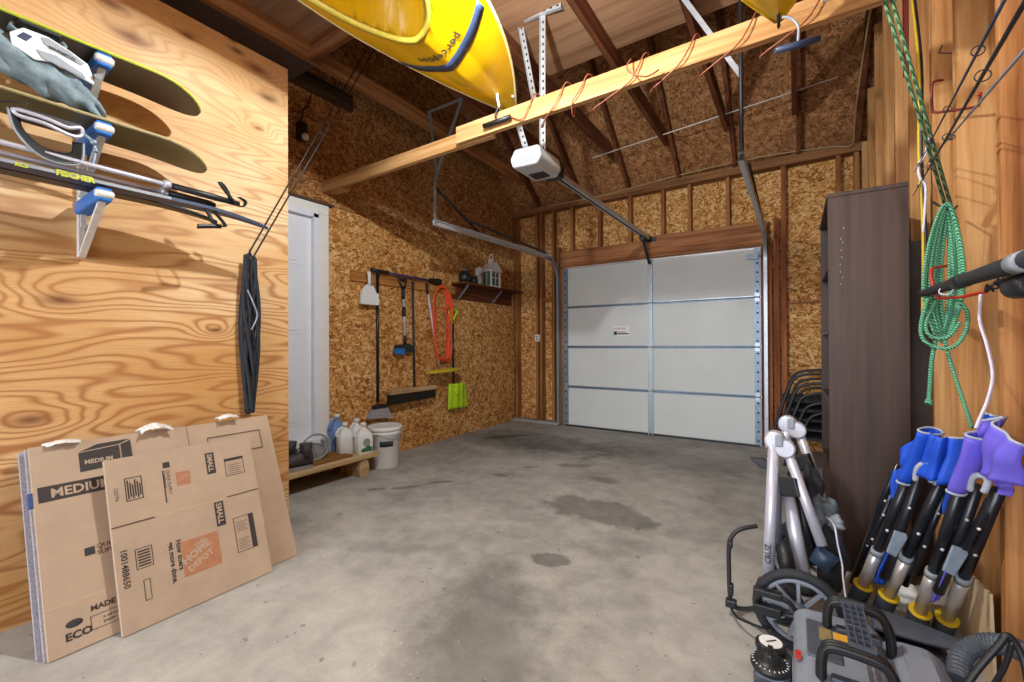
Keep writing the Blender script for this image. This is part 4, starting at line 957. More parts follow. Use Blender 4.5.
# tracks
def track(label, X, s_, nm='garage_door_track'):
    t = thing(nm, label, 'door track', (X, D, 0))
    def prof(pts, part, mt='steel'):
        pts = cat(pts, 6); m = MB(); c_ = .026; vs = []
        for i, p in enumerate(pts):
            a = pts[max(0, i-1)]; b = pts[min(len(pts)-1, i+1)]; d = (b-a).normalized(); nn = V((1, 0, 0)).cross(d).normalized()
            X1 = V((1, 0, 0))*s_
            for (u, v) in ((.016, -c_), (-.016, -c_), (-.016, c_), (.016, c_), (.013, c_-.004), (-.012, c_-.004), (-.012, -c_+.004), (.013, -c_+.004)): vs.append(p+X1*u+nn*v)
        k = 8; fs = [(i*k+j, i*k+(j+1) % k, (i+1)*k+(j+1) % k, (i+1)*k+j) for i in range(len(pts)-1) for j in range(k)]
        m.add(vs, fs); return m.build(part, mt, t)
    prof([(X, D-.05, .02), (X, D-.05, .7), (X, D-.05, 1.4), (X, D-.05, 1.90)], 'vertical_track')
    prof([(X, D-.05, 1.90), (X, D-.06, 2.02), (X, D-.12, 2.14), (X, D-.24, 2.215), (X, D-.40, 2.235)], 'curved_track')
    prof([(X, D-.40, 2.235), (X, 4.2, 2.228), (X, 3.5, 2.216), (X, 2.83, 2.20)], 'horizontal_track', 'steel_light')
    m = MB(); m.tube([(X+s_*.0, 3.3, 2.33), (X, 4.9, 2.28)], .014, 8); m.tube([(X, 4.9, 2.28), (X, D-.1, 2.12)], .004, 6); m.build('extension_spring', 'dark_steel', t)
    m = MB(); m.lathe([(.035, -.01), (.04, -.008), (.03, 0), (.04, .008), (.035, .01)], (X, 4.92, 2.27), rotm('Y', PI/2), 16); m.build('pulley', 'steel_light', t)
    return t
t = track('left garage door track curving overhead toward the house door', -2.69, 1)
perf((-2.70, 2.84, 2.20), (-2.70, 2.84, 2.62), (0, 1, 0), 'hanger', t, (1, 0, 0), mt='steel')
perf((-2.70, 2.84, 2.60), (-2.42, 2.88, 3.24), (0, 1, 0), 'hanger', t, (1, 0, 0), mt='steel'); perf((-2.69, 2.86, 2.60), (-2.80, 2.88, 3.24), (0, 1, 0), 'hanger', t, (1, 0, 0), mt='steel')
m = MB(); m.bar((-2.81, 2.88, 3.24), (-2.40, 2.88, 3.24), .02, .015); m.build('cross_angle', 'steel', t)
m = MB(); m.bar((-2.70, 2.86, 2.52), (-2.70, 3.5, 2.25), .006, .03); m.build('brace', 'dark_steel', t)
t = track('right garage door track curving overhead beside the bookcase', -.262, -1)
m = MB(); m.tube([(-.26, 2.86, 2.19), (-.26, 2.86, 3.39)], .012, 8); m.build('hanger', 'dark_steel', t)
m = MB(); m.bar((-.262, 2.88, 2.70), (-.58, 2.75, 3.25), .028, .006, (0, 1, 0)); m.build('hanger', 'steel', t)
m = MB(); m.box((-.58, 2.75, 3.245), (.07, .07, .02)); m.build('plate', 'steel', t)
m = MB(); m.tube(cat([(-.30, 2.85, 2.86), (-.27, 2.83, 2.88), (-.23, 2.85, 2.87), (-.20, 2.84, 2.885)], 5), .004, 6); m.tube(cat([(-.28, 2.84, 2.84), (-.25, 2.82, 2.86), (-.24, 2.85, 2.89)], 5), .003, 6); m.build('wire_tie', 'steel_light', t)
m = MB(); m.bar((DR+.045, D-.02, 1.85), (DR+.045, D-.02, 2.45), .05, .03); m.build('flag_bracket', 'steel_light', t)

# kayaks, hung deck down
def kayak(label, cx, tipy, z, L=3.0, roll=0., text=True, half=.385, tipz=0):
    t = thing('kayak', label, 'kayak', (cx, tipy-L/2, z), None)
    Rr = rotm('Y', roll)
    def wd(s_):
        e_ = min(s_, L-s_); return half*(1-(1-min(1, e_/1.25))**2.3)+.004
    def base(s_): e_ = min(s_, L-s_); return tipz*max(0, 1-e_/.9)**2
    ck, ca, cb = 1.50, .60, .29        # cockpit centre along the length and half axes
    def W(x, s_, zz): v = Rr@V((x, 0, zz)); return V((cx+v.x, tipy-s_, z+v.z+base(s_)))
    def deck(u, v):
        s_ = L*(.5-.5*math.cos(PI*u)); a = (v*2-1); a = math.copysign(abs(a)**.9, a); w_ = wd(s_)
        e_ = min(s_, L-s_); d = -.085*(1-abs(a)**2.4)*min(1, e_/.5)-.03*max(0, 1-abs(a)*2.5)*min(1, e_/.4)
        x = a*w_; q = ((s_-ck)/ca)**2+(x/cb)**2
        if q < 1: d += .22*min(1, (1-q)*6)
        return W(x, s_, d)
    def hull(u, v):
        s_ = L*(.5-.5*math.cos(PI*u)); a = v*2-1; w_ = wd(s_); e_ = min(s_, L-s_)
        return W(a*w_, s_, .24*(1-abs(a)**3)*min(1, (e_/.6)**.5 if e_ > 0 else 0)+.01)
    m = MB(); m.grid(deck, 96, 44); d_ = m.build('deck', 'yellow', t)
    m = MB(); m.grid(hull, 48, 16); m.build('hull', 'yellow', t)
    m = MB(); 
    for sg in (-1, 1):
        m.tube([W(sg*(wd(L*i/60)+.003), L*i/60, .006) for i in range(61)], .009, 6)
    m.build('seam_edge', 'yellow' if not text else plain('pale_yellow_seam', 'f0e8b0', .4), t)
    def dz(x, s_):
        w_ = wd(s_); a = x/w_; e_ = min(s_, L-s_); return -.085*(1-abs(a)**2.4)*min(1, e_/.5)-.03*max(0, 1-abs(a)*2.5)*min(1, e_/.4)
    m = MB(); m.tube([W(cb*1.03*math.sin(2*PI*i/40), ck+ca*1.03*math.cos(2*PI*i/40), dz(cb*1.03*math.sin(2*PI*i/40), ck+ca*1.03*math.cos(2*PI*i/40))-.004) for i in range(40)], .017, 8, True, True); m.build('cockpit_rim', 'olive', t)
    m = MB()
    sp = []
    for i in range(31):
        f = i/30*2-1; x = f*wd(.7)*.985; s_ = .635+.95*(x+.08)**2; x = max(-wd(s_)*.985, min(x, wd(s_)*.985)); sp.append((x, s_))
    vs = []
    for x, s_ in sp:
        for ds in (-.028, .028): vs.append(W(x*(1 if True else 0), s_+ds, dz(min(max(x, -wd(s_+ds)*.99), wd(s_+ds)*.99), s_+ds)-.003))
    m.add(vs, [(2*i, 2*i+1, 2*i+3, 2*i+2) for i in range(30)], True); m.build('stripe', 'navy', d_, solid=.001)
    if text:
        m = MB(); word = 'perception'; xs_ = .165
        for ch in word:
            wch = .034 if ch not in 'ti' else .021
            xs_ -= wch/2; s_ = .70+.55*(xs_+.08)**2; sl = 1.1*(xs_+.08); ang = math.atan(sl)
            q = MB(); q.text(ch, .060, (0, 0, 0), (1, 0, 0), (0, 1, 0), 0, 'CENTER', .0014); vv = []
            for v_ in q.v:
                lx, ly = v_[0], v_[1]-.01
                gx = xs_-(lx*math.cos(ang)-ly*math.sin(ang)*0)+0*ly; gs = s_-lx*math.sin(ang)-ly*math.cos(ang)+.03; gx += ly*math.sin(ang)
                vv.append(W(gx, gs, dz(gx, gs)-.004))
            m.add(vv, q.f); xs_ -= wch/2
        m.build('printed_lettering', 'ink', d_)
    m = MB(); m.tube(cat([W(0, .06, -.01), W(.0, .02, -.03), W(0, -.005, -.01), W(0, .01, .02)], 5), .006, 6); m.build('grab_loop', 'black', t)
    return t
kk1 = kayak('yellow kayak hung deck down over the beam, lettered near its bow', -1.56, 2.41, 2.745, roll=.0, tipz=-.10)
kk2 = kayak('second yellow kayak with only its tip in view, right of the opener', -.05, 2.06, 2.52, roll=0, text=False, tipz=-.10)
# straps at kayak tips
m = MB(); m.tube(cat([(-1.50, 2.15, 2.56), (-1.52, 2.16, 2.66), (-1.50, 2.22, 2.74), (-1.47, 2.26, 2.66)], 5), .008, 6)
tag(m.build('tie_strap', 'white_pl'), 'white tie strap wrapped where the first kayak meets the beam', 'strap')
m = MB(); m.tube([(-1.62, 2.150, 2.475), (-1.42, 2.150, 2.475)], .014, 10); o = m.build('toggle_handle', 'black', kk1)
m = MB(); m.tube(cat([(-1.52, 2.15, 2.48), (-1.53, 2.15, 2.52), (-1.50, 2.155, 2.58)], 4), .006, 6); m.build('cord', 'black', o)
t = kk2
hc = V((0.014, 2, 2.268)); m = MB(); m.tube([hc+V((-.075, -.02, -.006)), hc+V((0, 0, 0)), hc+V((.07, .02, .010))], [.011, .014, .011], 10); t = m.build('carry_handle', 'navy', kk2)
m = MB(); m.tube(cat([hc+V((0, 0, .01)), hc+V((.002, 0, .07)), hc+V((-.02, 0, .11)), hc+V((-.05, 0, .13))], 5), .005, 8); m.build('cord', 'grey_pl', t)
perf((.09, 2.10, 2.60), (.10, 2.10, 2.46), (1, 0, 0), 'hook_bracket', tag(bpy.data.objects.new('angle_bracket', None), 'small perforated metal bracket hanging at the right part of the beam', 'bracket'))
col.objects.link(bpy.data.objects['angle_bracket'])
# long thin wire stapled under the roof and the beige cable along the top plate
m = MB(); m.tube([(-1.935, 4.62, 3.232), (0.316, 4.62, 3.387)], .005, 6); tag(m.build('taut_string', 'white_trim'), 'long taut white string crossing under the roof boards', 'string')
pts = [(-2.84, 5.23, 3.005), (-2.086, 5.235, 3), (-1.108, 5.235, 3.056), (-0.304, 5.235, 3.07), (0.291, 5.235, 3.024), (0.457, 5.2, 2.988), (.45, 4.9, 3.10), (.46, 4.5, 3.35), (.47, 4.0, 3.55), (.49, 3.4, 3.75)]
m = MB(); m.tube(cat(pts, 6), .006, 6); tag(m.build('electrical_cable', 'cable_beige'), 'beige cable stapled along the top plate over the garage door', 'cable')

# ================================================================== RIGHT SIDE
# bookcase seen from its side, shelves opening to the left
t = thing('bookcase', 'tall dark walnut bookcase standing sideways against the right wall', 'bookcase', (.285, 3.0, 0))
BX, BXR, BY, BY2, BH = .136, .437, 2.655, 3.42, 1.834
for y in (BY, BY2-.02):
    m = MB(); m.bb((BX, y, 0), (BXR, y+.02, BH)); m.build('side_panel', 'bookcase', t, bevel=.0015)
m = MB(); m.bb((BX-.004, BY-.004, BH), (BXR, BY2+.004, BH+.02)); m.build('top', 'bookcase', t, bevel=.0015)
m = MB(); m.bb((BXR-.008, BY+.02, .02), (BXR, BY2-.02, BH)); m.build('back_panel', 'bookcase', t)
for z in (.06, .42, .80, 1.16, 1.50):
    m = MB(); m.bb((BX+.005, BY+.02, z), (BXR-.008, BY2-.02, z+.018)); m.build('shelf', 'bookcase', t)
m = MB(); m.bb((BX+.01, BY+.02, 0), (BX+.025, BY2-.02, .06)); m.build('plinth', 'bookcase', t)
m = MB(); random.seed(2)
for k in range(9):
    z = 1.66-.034*k+random.uniform(-.01, .01); m.prism([(0, 0), (.0012, .005), (.002, .012), (.0004, .008)], (BX+.05+random.uniform(0, .012)-.001*k, BY-.0002, z), (1, 0, 0), (0, 0, 1), .0006)
m.build('scratch_mark', 'white_trim', t)
m = MB(); m.bb((.447, 2.785, 0), (XR+.10, 3.165, 1.60)); o = m.build('dark_cabinet', 'bookcase', bevel=.002); tag(o, 'low dark cabinet tucked between wall studs behind the bookcase', 'cabinet')
m = MB(); m.bb((.442, 2.778, .01), (.447, 3.17, 1.595)); m.build('door', 'bookcase', o)

# stacked patio chairs behind the bookcase
def patio_chair():
    r_ = bpy.data.objects.new('stacking_chair', None); col.objects.link(r_)
    for s_ in (-1, 1):
        y = s_*.26
        m = MB(); m.tube(cat([(-.165, y, .0), (-.10, y, .25), (-.045, y, .42), (-.015, y, .49), (.03, y, .525), (.12, y, .545), (.32, y, .55), (.36, y, .53)], 6), .012, 8); m.build('front_leg_and_arm', 'dark_steel', r_)
        m = MB(); m.tube(cat([(.36, y, .0), (.33, y, .30), (.35, y, .55), (.41, y, .80)], 6), .011, 8); m.build('rear_leg', 'dark_steel', r_)
    m = MB(); m.tube([(-.09, -.26, .30), (-.09, .26, .30)], .010, 8); m.tube([(.33, -.26, .32), (.33, .26, .32)], .010, 8)
    m.bb((-.10, -.245, .305), (.32, .245, .325)); m.build('seat', 'black_fab', r_)
    m = MB(); m.bar((.345, 0, .40), (.40, 0, .78), .5, .012, (1, 0, 0)); m.build('backrest', 'black_fab', r_)
    return r_
ch0 = patio_chair()
NM = ['bottom chair of the dark tubular chair stack behind the bookcase', 'second chair from the bottom of the tubular stack behind the bookcase', 'middle chair of the tubular stack behind the bookcase',
      'second chair from the top of the tubular stack behind the bookcase', 'topmost chair of the dark tubular stack behind the bookcase']
for k in range(5):
    r_ = ch0 if k == 0 else copy_tree(ch0)
    r_.location = (.105-.028*k, 4.55, .0+.078*k); tag(r_, NM[k], 'chair', 'tubular chairs stacked behind the bookcase')

# folded stroller
t = thing('folded_stroller', 'folded silver framed stroller standing in front of the bookcase', 'stroller', (-.03, 2.15, 0))
def tb(pts, r, nm, mt, seg=12, par=t): m = MB(); m.tube(pts, r, seg); return m.build(nm, mt, par)
a = tb([(-0.083, 2.2, 0.687), (-0.103, 2.06, 0.129)], .0225, 'frame_tube', 'silver', 14)
m = MB(); m.text('CRUZ', .030, V((-0.091, 2.06, 0.218))+V((0, -.0235, 0)), (0, 0, 1), (-1, 0, 0), .001, 'LEFT', .0006); m.build('printed_lettering', 'dark_steel', a)
tb([(-0.103, 2.06, 0.129), (-0.103, 2.055, 0.103)], .0245, 'end_collar', 'grey_pl')
tb([(-0.039, 2.2, 0.667), (0.081, 2.1, 0.312)], .0195, 'frame_tube', 'silver', 14)
tb([(-0.041, 2.24, 0.488), (0.018, 2.12, 0.174)], .027, 'frame_tube', 'silver', 14)
tb([(-0.039, 2.46, 0.705), (-0.047, 2.44, 0.612)], .022, 'frame_tube', 'silver', 14)
tb([(0.005, 2.46, 0.7), (0.058, 2.42, 0.538), (0.121, 2.38, 0.327)], [.021, .018, .014], 'frame_tube', 'silver', 14)
tb([(-0.016, 2.44, 0.55), (0.062, 2.36, 0.298)], .016, 'frame_tube', 'silver', 14)
def cap(c, r, nm='pivot_cap', mt='silver', th=.05):
    m = MB(); m.lathe([(r-.006, -th/2), (r-.001, -th/2+.003), (r, -th/2+.008), (r, th/2)], c, rotm('X', -PI/2), 28, False); return m.build(nm, mt, t)
cap((-0.079, 2.2, 0.692), .040); cap((-0.042, 2.19, 0.664), .038); cap((-0.035, 2.46, 0.725), .040); cap((0.001, 2.45, 0.702), .038)
for c in ((-0.063, 2.165, 0.696), (-0.022, 2.425, 0.732)):
    m = MB(); m.box(c, (.03, .012, .05)); m.build('fold_button', 'grey_pl', t, bevel=.006)
m = MB(); m.bar((-0.076, 2.19, 0.495), (0.01, 2.15, 0.518), .05, .075); m.build('hinge_plate', 'black', t, bevel=.006)
m = MB(); m.bar((-0.019, 2.42, 0.545), (0.057, 2.4, 0.575), .05, .07); m.build('hinge_plate', 'black', t, bevel=.006)
tb([(-0.083, 2.17, 0.556), (-0.072, 2.15, 0.448), (-0.068, 2.1, 0.278)], [.020, .018, .014], 'inner_bar', 'compressor_dk')
tb([(-0.008, 2.3, 0.513), (0.05, 2.2, 0.206)], .016, 'inner_bar', 'black')
tb([(-0.054, 2.12, 0.294), (-0.03, 2.05, 0.188)], .03, 'lower_link', 'black')
m = MB(); m.prism([(-.07, .03), (-.02, .035), (.03, .01), (.01, -.01), (-.03, -.005)], (-0.108, 2.23, 0.568), (1, 0, 0), (0, 0, 1), .03); m.build('latch', 'black', t, bevel=.004)
# wheels
def wheel(c, r, nm, par, spk=9):
    c = V(c); R = rotm('X', -PI/2)@rotm('Z', 0)
    def ring(rr, k=40): return [c+V((rr*math.cos(2*PI*i/k), 0, rr*math.sin(2*PI*i/k))) for i in range(k)]
    m = MB(); m.tube(ring(r-.017), .017, 10, True, True); w_ = m.build(nm, 'black_rubber', par)
    m = MB(); m.tube(ring(r-.040), .009, 8, True, True); m.build('rim', 'compressor', w_)
    m = MB(); m.lathe([(.01, -.03), (.028, -.026), (.035, 0), (.028, .026)], c, R, 20); m.build('hub', 'compressor_dk', w_)
    for k in range(spk):
        a = 2*PI*k/spk+.2; m = MB(); m.bar(c+V((.028*math.cos(a), 0, .028*math.sin(a))), c+V(((r-.04)*math.cos(a), 0, (r-.04)*math.sin(a))), .011, .016, (0, 1, 0)); m.build('spoke', 'compressor', w_)
    return w_
wc = (.003, 1.86, .152)
wheel(wc, .148, 'wheel', t)
wheel((.02, 2.30, .148), .146, 'wheel', t)
wheel((-.06, 2.02, .085), .083, 'small_wheel', t, 6)
m = MB(); m.tube([V(wc)+V((-.12, -.045, -.005)), V(wc)+V((0, -.045, .0)), V(wc)+V((.17, -.045, .012))], .0075, 8); m.build('axle_rod', 'dark_steel', t)
m = MB(); m.lathe([(.012, 0), (.012, .012), (.006, .014)], V(wc)+V((.0, -.052, 0)), rotm('X', PI/2), 12); m.build('axle_bolt', 'steel_light', t)
m = MB(); m.box(V(wc)+V((-.095, -.05, .0)), (.085, .035, .035)); m.box(V(wc)+V((-.095, -.05, .06)), (.09, .03, .022)); m.tube(cat([V(wc)+V((-.08, -.05, .06)), V(wc)+V((-.03, -.05, .05)), V(wc)+V((-.01, -.05, .02))], 4), .008, 8); m.build('brake_assembly', 'black', t, bevel=.004)
m = MB(); m.ball((-0.127, 2.04, 0.094), (.020, .02, .065)); m.build('reflector', 'reflector', t)
# bumper bar
m = MB(); m.tube(cat([(-0.14, 2.05, 0.358), (-0.196, 2.02, 0.343), (-0.227, 2, 0.314), (-0.237, 1.98, 0.27), (-0.237, 1.98, 0.159), (-0.234, 1.98, 0.073), (-0.223, 1.98, 0.036), (-0.176, 1.94, 0.06), (-0.113, 1.87, 0.125)], 6), .009, 8); bb_ = m.build('bumper_bar', 'dark_steel', t)
for c_, d_ in (((-0.233, 1.98, 0.287), (.02, .03, .03)), ((-0.23, 1.98, 0.103), (.018, .03, .045)), ((-0.229, 1.97, 0.051), (.04, .03, .03))):
    m = MB(); m.box(c_, d_); m.build('bar_fitting', 'black', bb_, bevel=.004)
m = MB(); m.tube(cat([(-0.228, 1.96, 0.036), (-0.2, 1.9, 0.041), (-0.144, 1.84, 0.066), (-0.078, 1.8, 0.086)], 5), .005, 6); m.build('cable', 'black', t)
m = MB(); m.tube(cat([(0.101, 2.25, 0.38), (0.125, 2.2, 0.369), (0.134, 2.15, 0.309), (0.145, 2.12, 0.246), (0.146, 2.1, 0.205), (0.151, 2.05, 0.146)], 5), .004, 6); m.build('brake_cable', 'silver', t)
m = MB(); m.tube([(0.068, 2.12, 0.22), (0.105, 2.14, 0.282)], [.036, .042], 18); m.build('cup_holder', plain('deep_blue_grey_plastic', '2c4058', .4), t)
random.seed(8)
for (px_, py_, yy, r3, mt) in ():
    pass
def lump(c, r3, nm, mt, par, seed, k=.22):
    random.seed(seed); m = MB(); ph = [random.uniform(0, 6) for _ in range(6)]; c = V(c)
    def fn(u, v):
        th = PI*u; a = 2*PI*v; d = V((math.sin(th)*math.cos(a), math.sin(th)*math.sin(a), math.cos(th)))
        q = 1+k*(math.sin(6*d.x+ph[0]+3*d.z)*.5+math.sin(9*d.z+ph[1]+2*d.y)*.4+math.sin(13*d.y+ph[2]+5*d.x)*.3)
        return c+V((d.x*r3[0]*q, d.y*r3[1]*q, d.z*r3[2]*q))
    m.grid(fn, 18, 26); return m.build(nm, mt, par)
lump((0.052, 2.36, 0.435), (.045, .05, .12), 'seat_fabric', 'black_fab', t, 1)
lump((0.02, 2.3, 0.244), (.07, .06, .12), 'seat_fabric', 'black_fab', t, 2)
lump((0.09, 2.33, 0.359), (.05, .05, .09), 'basket_fabric', plain('grey_mesh_fabric', '6a7278', .9, 0, .35, .2, 26), t, 3, .35)
lump((0.12, 2.25, 0.204), (.05, .06, .13), 'seat_fabric', 'black_fab', t, 4)
lump((0.136, 2.28, 0.348), (.03, .03, .035), 'strap_buckle', 'grey_pl', t, 5)
lump((-0.016, 2.32, 0.384), (.035, .05, .12), 'seat_fabric', 'black_fab', t, 6)

# folded camping chairs
def camp_chair(label, loc, legs, extra, joints, cloth_mt):
    t = thing('folded_camp_chair', label, 'camping chair', loc)
    for B, T in legs:
        B, T = V(B), V(T); d = (T-B).normalized(); L = (T-B).length
        zr = rotm('Z', 0); q = d.to_track_quat('Z', 'Y').to_matrix()
        m = MB(); m.lathe([(.024, 0), (.032, .01), (.033, .10), (.030, .102)], B, q, 18); ft = m.build('foot_cup', 'foot', t)
        m = MB(); m.lathe([(.032, .100), (.0345, .102), (.0345, .107), (.028, .108)], B, q, 18); m.build('yellow_ring', 'yellow_ring', ft)
        m = MB(); m.tube([B+d*.10, B+d*L*.44], .0205, 14); m.build('silver_tube', 'chrome', t)
        m = MB(); m.tube([B+d*L*.42, T], .0165, 14); lg = m.build('leg_tube', 'pole', t)
        m = MB(); m.tube([B+d*L*.42, B+d*L*.46], .0215, 12); m.build('sleeve_collar', 'grey_pl', lg)
        for f in (.62,):
            m = MB(); m.ball(B+d*L*f+V((0, -.018, .002)), .006); m.build('rivet', 'steel_light', lg)
    for pts, r in extra:
        m = MB(); m.tube([V(p) for p in pts], r, 10); lg = m.build('cross_tube', 'pole', t)
        m = MB(); p, q_ = V(pts[0]), V(pts[-1]); m.ball(p.lerp(q_, .35)+V((0, -r, 0)), .0055); m.ball(p.lerp(q_, .72)+V((0, -r, 0)), .0055); m.build('rivet', 'steel_light', lg)
    for p, a in joints:
        R = rotm('Y', a); m = MB(); m.prism([(-.020, -.045), (.012, -.05), (.024, .035), (.018, .05), (-.018, .048)], V(p), R@V((1, 0, 0)), R@V((0, 0, 1)), .012); m.build('joint_bracket', 'steel_blue', t, bevel=.003)
    return t
def cloth(par, mt, tl, tr, br, bl, nm='fabric', amp=.005, wv=1.6, th=.004, bulge=.02, piping=None, seed=0):
    tl, tr, br, bl = map(V, (tl, tr, br, bl)); nz = (tr-tl).cross(bl-tl).normalized()
    def fn(u, v):
        p = tl.lerp(tr, v).lerp(bl.lerp(br, v), u)
        return p+nz*(-bulge*math.sin(PI*v)+amp*math.sin(wv*2*PI*v+seed+2*u)+amp*.6*math.sin(7*u+seed))
    m = MB(); m.grid(fn, 12, 18); o = m.build(nm, mt, par, solid=th)
    if piping:
        m = MB(); m.tube([fn(0, i/12) for i in range(13)] if piping == 'top' else [fn(i/12, 1) for i in range(13)], .004, 6); m.build('piping', 'piping', o)
    return o
def sleeve(par, mt, a, b, r0, r1, flat=.6):
    a, b = V(a), V(b); q = (b-a).to_track_quat('Z', 'Y').to_matrix(); L = (b-a).length
    def fn(u, v):
        an = 2*PI*v; r_ = r0+(r1-r0)*u; w_ = 1+.08*math.sin(3*an+5*u)
        return a+q@V((math.cos(an)*r_*w_, math.sin(an)*r_*flat*w_, u*L))
    m = MB(); m.grid(fn, 10, 20); o = m.build('fabric_sleeve', mt, par, solid=.003)
    m = MB(); m.tube([fn(0, i/20) for i in range(20)], .005, 6, True, True); m.build('piping', 'piping', o); m = MB(); m.tube([fn(1, i/20) for i in range(20)], .004, 6, True, True); m.build('piping', 'piping', o)
    return o
t1 = camp_chair('folded camping chair with royal blue fabric leaning beside the bookcase', (.25, 2.35, 0),
    [((0.207, 2.354, 0.004), (0.343, 2.14, 0.614)), ((0.284, 2.315, 0.004), (0.423, 2.06, 0.662))],
    [(((0.285, 2.24, 0.182), (0.325, 2.2, 0.376), (0.366, 2.1, 0.635)), .0165), (((0.2, 2.42, 0.052), (0.295, 2.3, 0.49), (0.336, 2.26, 0.636)), .012),
     (((0.231, 2.38, 0.179), (0.317, 2.28, 0.504)), .010), (((0.361, 2.33, 0.135), (0.419, 2.2, 0.529)), .013), (((0.361, 2.2, 0.234), (0.441, 2.1, 0.613)), .012)],
    [((0.312, 2.17, 0.354), .25)], 'blue_cloth')
sleeve(t1, 'blue_cloth', (0.331, 2.12, 0.602), (0.389, 2.05, 0.808), .026, .042, .5)
cloth(t1, 'blue_cloth', (0.319, 2.16, 0.71), (0.372, 2.1, 0.78), (0.337, 2.14, 0.613), (0.332, 2.16, 0.644), bulge=.01, seed=1)
cloth(t1, 'blue_cloth', (0.318, 2.24, 0.607), (0.339, 2.2, 0.635), (0.338, 2.2, 0.536), (0.31, 2.25, 0.492), bulge=.012, seed=2)
cloth(t1, 'blue_cloth', (0.383, 2.03, 0.811), (0.425, 2.02, 0.797), (0.421, 2.05, 0.65), (0.357, 2.08, 0.646), bulge=.03, amp=.007, piping='side', seed=3)
cloth(t1, 'blue_cloth', (0.431, 2.06, 0.787), (0.48, 2, 0.8), (0.453, 2, 0.649), (0.408, 2.06, 0.618), bulge=.03, amp=.007, seed=5, piping='top')
cloth(t1, 'blue_cloth', (0.441, 2.1, 0.634), (0.469, 2.05, 0.658), (0.463, 2.1, 0.499), (0.43, 2.1, 0.52), bulge=.015, seed=6)
cloth(t1, 'blue_cloth', (0.292, 2.22, 0.306), (0.316, 2.2, 0.313), (0.288, 2.26, 0.149), (0.259, 2.28, 0.139), bulge=.01, seed=7)
m = MB(); m.tube(cat([(0.354, 2.09, 0.621), (0.358, 2.07, 0.674), (0.381, 2.05, 0.696), (0.394, 2.04, 0.676), (0.388, 2.05, 0.631)], 5), .009, 8); m.build('fabric_loop', 'piping', t1)
m = MB(); m.tube(cat([(0.4, 2.06, 0.623), (0.404, 2.04, 0.657), (0.424, 2.03, 0.673), (0.431, 2.03, 0.651)], 5), .007, 8); m.build('fabric_loop', 'piping', t1)
t2 = camp_chair('folded camping chair with periwinkle purple fabric nearest the right wall', (.42, 2.25, 0),
    [((0.379, 2.265, 0.004), (0.433, 1.93, 0.652)), ((0.456, 2.28, 0.004), (0.499, 1.86, 0.678))],
    [(((0.413, 2.1, 0.234), (0.446, 2.04, 0.415), (0.473, 1.94, 0.663)), .0165), (((0.411, 2.2, 0.211), (0.471, 2.05, 0.585)), .012),
     (((0.469, 2.1, 0.362), (0.511, 1.98, 0.614)), .011), (((0.454, 1.98, 0.447), (0.509, 1.86, 0.692)), .012)],
    [((0.43, 1.99, 0.398), .25)], 'purple_cloth')
sleeve(t2, 'purple_cloth', (0.424, 1.92, 0.641), (0.466, 1.84, 0.838), .026, .046, .5)
cloth(t2, 'purple_cloth', (0.454, 1.84, 0.881), (0.485, 1.78, 0.904), (0.489, 1.82, 0.818), (0.45, 1.86, 0.82), bulge=-.01, amp=.006, seed=1, piping='top')
cloth(t2, 'purple_cloth', (0.486, 1.8, 0.902), (0.506, 1.7, 0.841), (0.503, 1.74, 0.724), (0.468, 1.85, 0.723), bulge=.035, amp=.010, seed=2, piping='top')
cloth(t2, 'blue_cloth', (0.489, 1.92, 0.897), (0.513, 1.9, 0.889), (0.511, 1.9, 0.814), (0.48, 1.92, 0.825), bulge=.01, amp=.006, seed=4, piping='top')
cloth(t2, 'purple_cloth', (0.47, 1.85, 0.735), (0.501, 1.76, 0.724), (0.5, 1.79, 0.678), (0.492, 1.84, 0.7), bulge=.01, seed=3)
cloth(t2, 'purple_cloth', (0.421, 2.06, 0.345), (0.441, 2.05, 0.348), (0.422, 2.12, 0.206), (0.4, 2.13, 0.18), bulge=.01, seed=7)
m = MB(); m.tube(cat([(0.448, 1.9, 0.657), (0.448, 1.88, 0.7), (0.462, 1.86, 0.716), (0.474, 1.85, 0.703), (0.468, 1.86, 0.666)], 5), .009, 8); m.build('fabric_loop', 'piping', t2)
lump((0.375, 2.42, 0.042), (.07, .04, .05), 'bag', 'bag_white', tag(bpy.data.objects.new('plastic_bag', None), 'crumpled pale plastic bag on the floor behind the chair legs', 'bag'), 5, .3)
col.objects.link(bpy.data.objects['plastic_bag'])

# compressor in the foreground
t = thing('air_compressor', 'slate grey portable air compressor with two black handles in the foreground', 'compressor', (.12, 1.45, 0))
def shell(x0, x1, y0, y1, z0, z1, ch, nm, mt, bv=.012, par=t):
    m = MB(); vs = []
    for z, k in ((z0, ch*.5), (z0+.02, 0), (z1-ch, 0), (z1, ch)):
        vs += [V((x0+k, y0+k*1.2, z)), V((x1-k, y0+k*1.2, z)), V((x1-k, y1-k, z)), V((x0+k, y1-k, z))]
    fs = [(3, 2, 1, 0), (12, 13, 14, 15)]+[(i*4+j, i*4+(j+1) % 4, i*4+4+(j+1) % 4, i*4+4+j) for i in range(3) for j in range(4)]
    m.add(vs, fs); return m.build(nm, mt, par, bevel=bv)
body = shell(-.012, .205, 1.05, 1.70, .02, .27, .03, 'shell', 'compressor')
shell(.19, .345, 1.08, 1.69, .02, .262, .045, 'side_shell', 'compressor', .02)
m = MB(); m.bb((.02, 1.42, .268), (.10, 1.60, .276)); m.build('recess_panel', 'compressor_dk', body, bevel=.004)
m = MB(); m.prism([(.235, 1.15), (.30, 1.15), (.30, 1.58), (.24, 1.62)], (0, 0, .261), (1, 0, 0), (0, 1, 0), .006); m.build('raised_panel', 'compressor', body, bevel=.003)
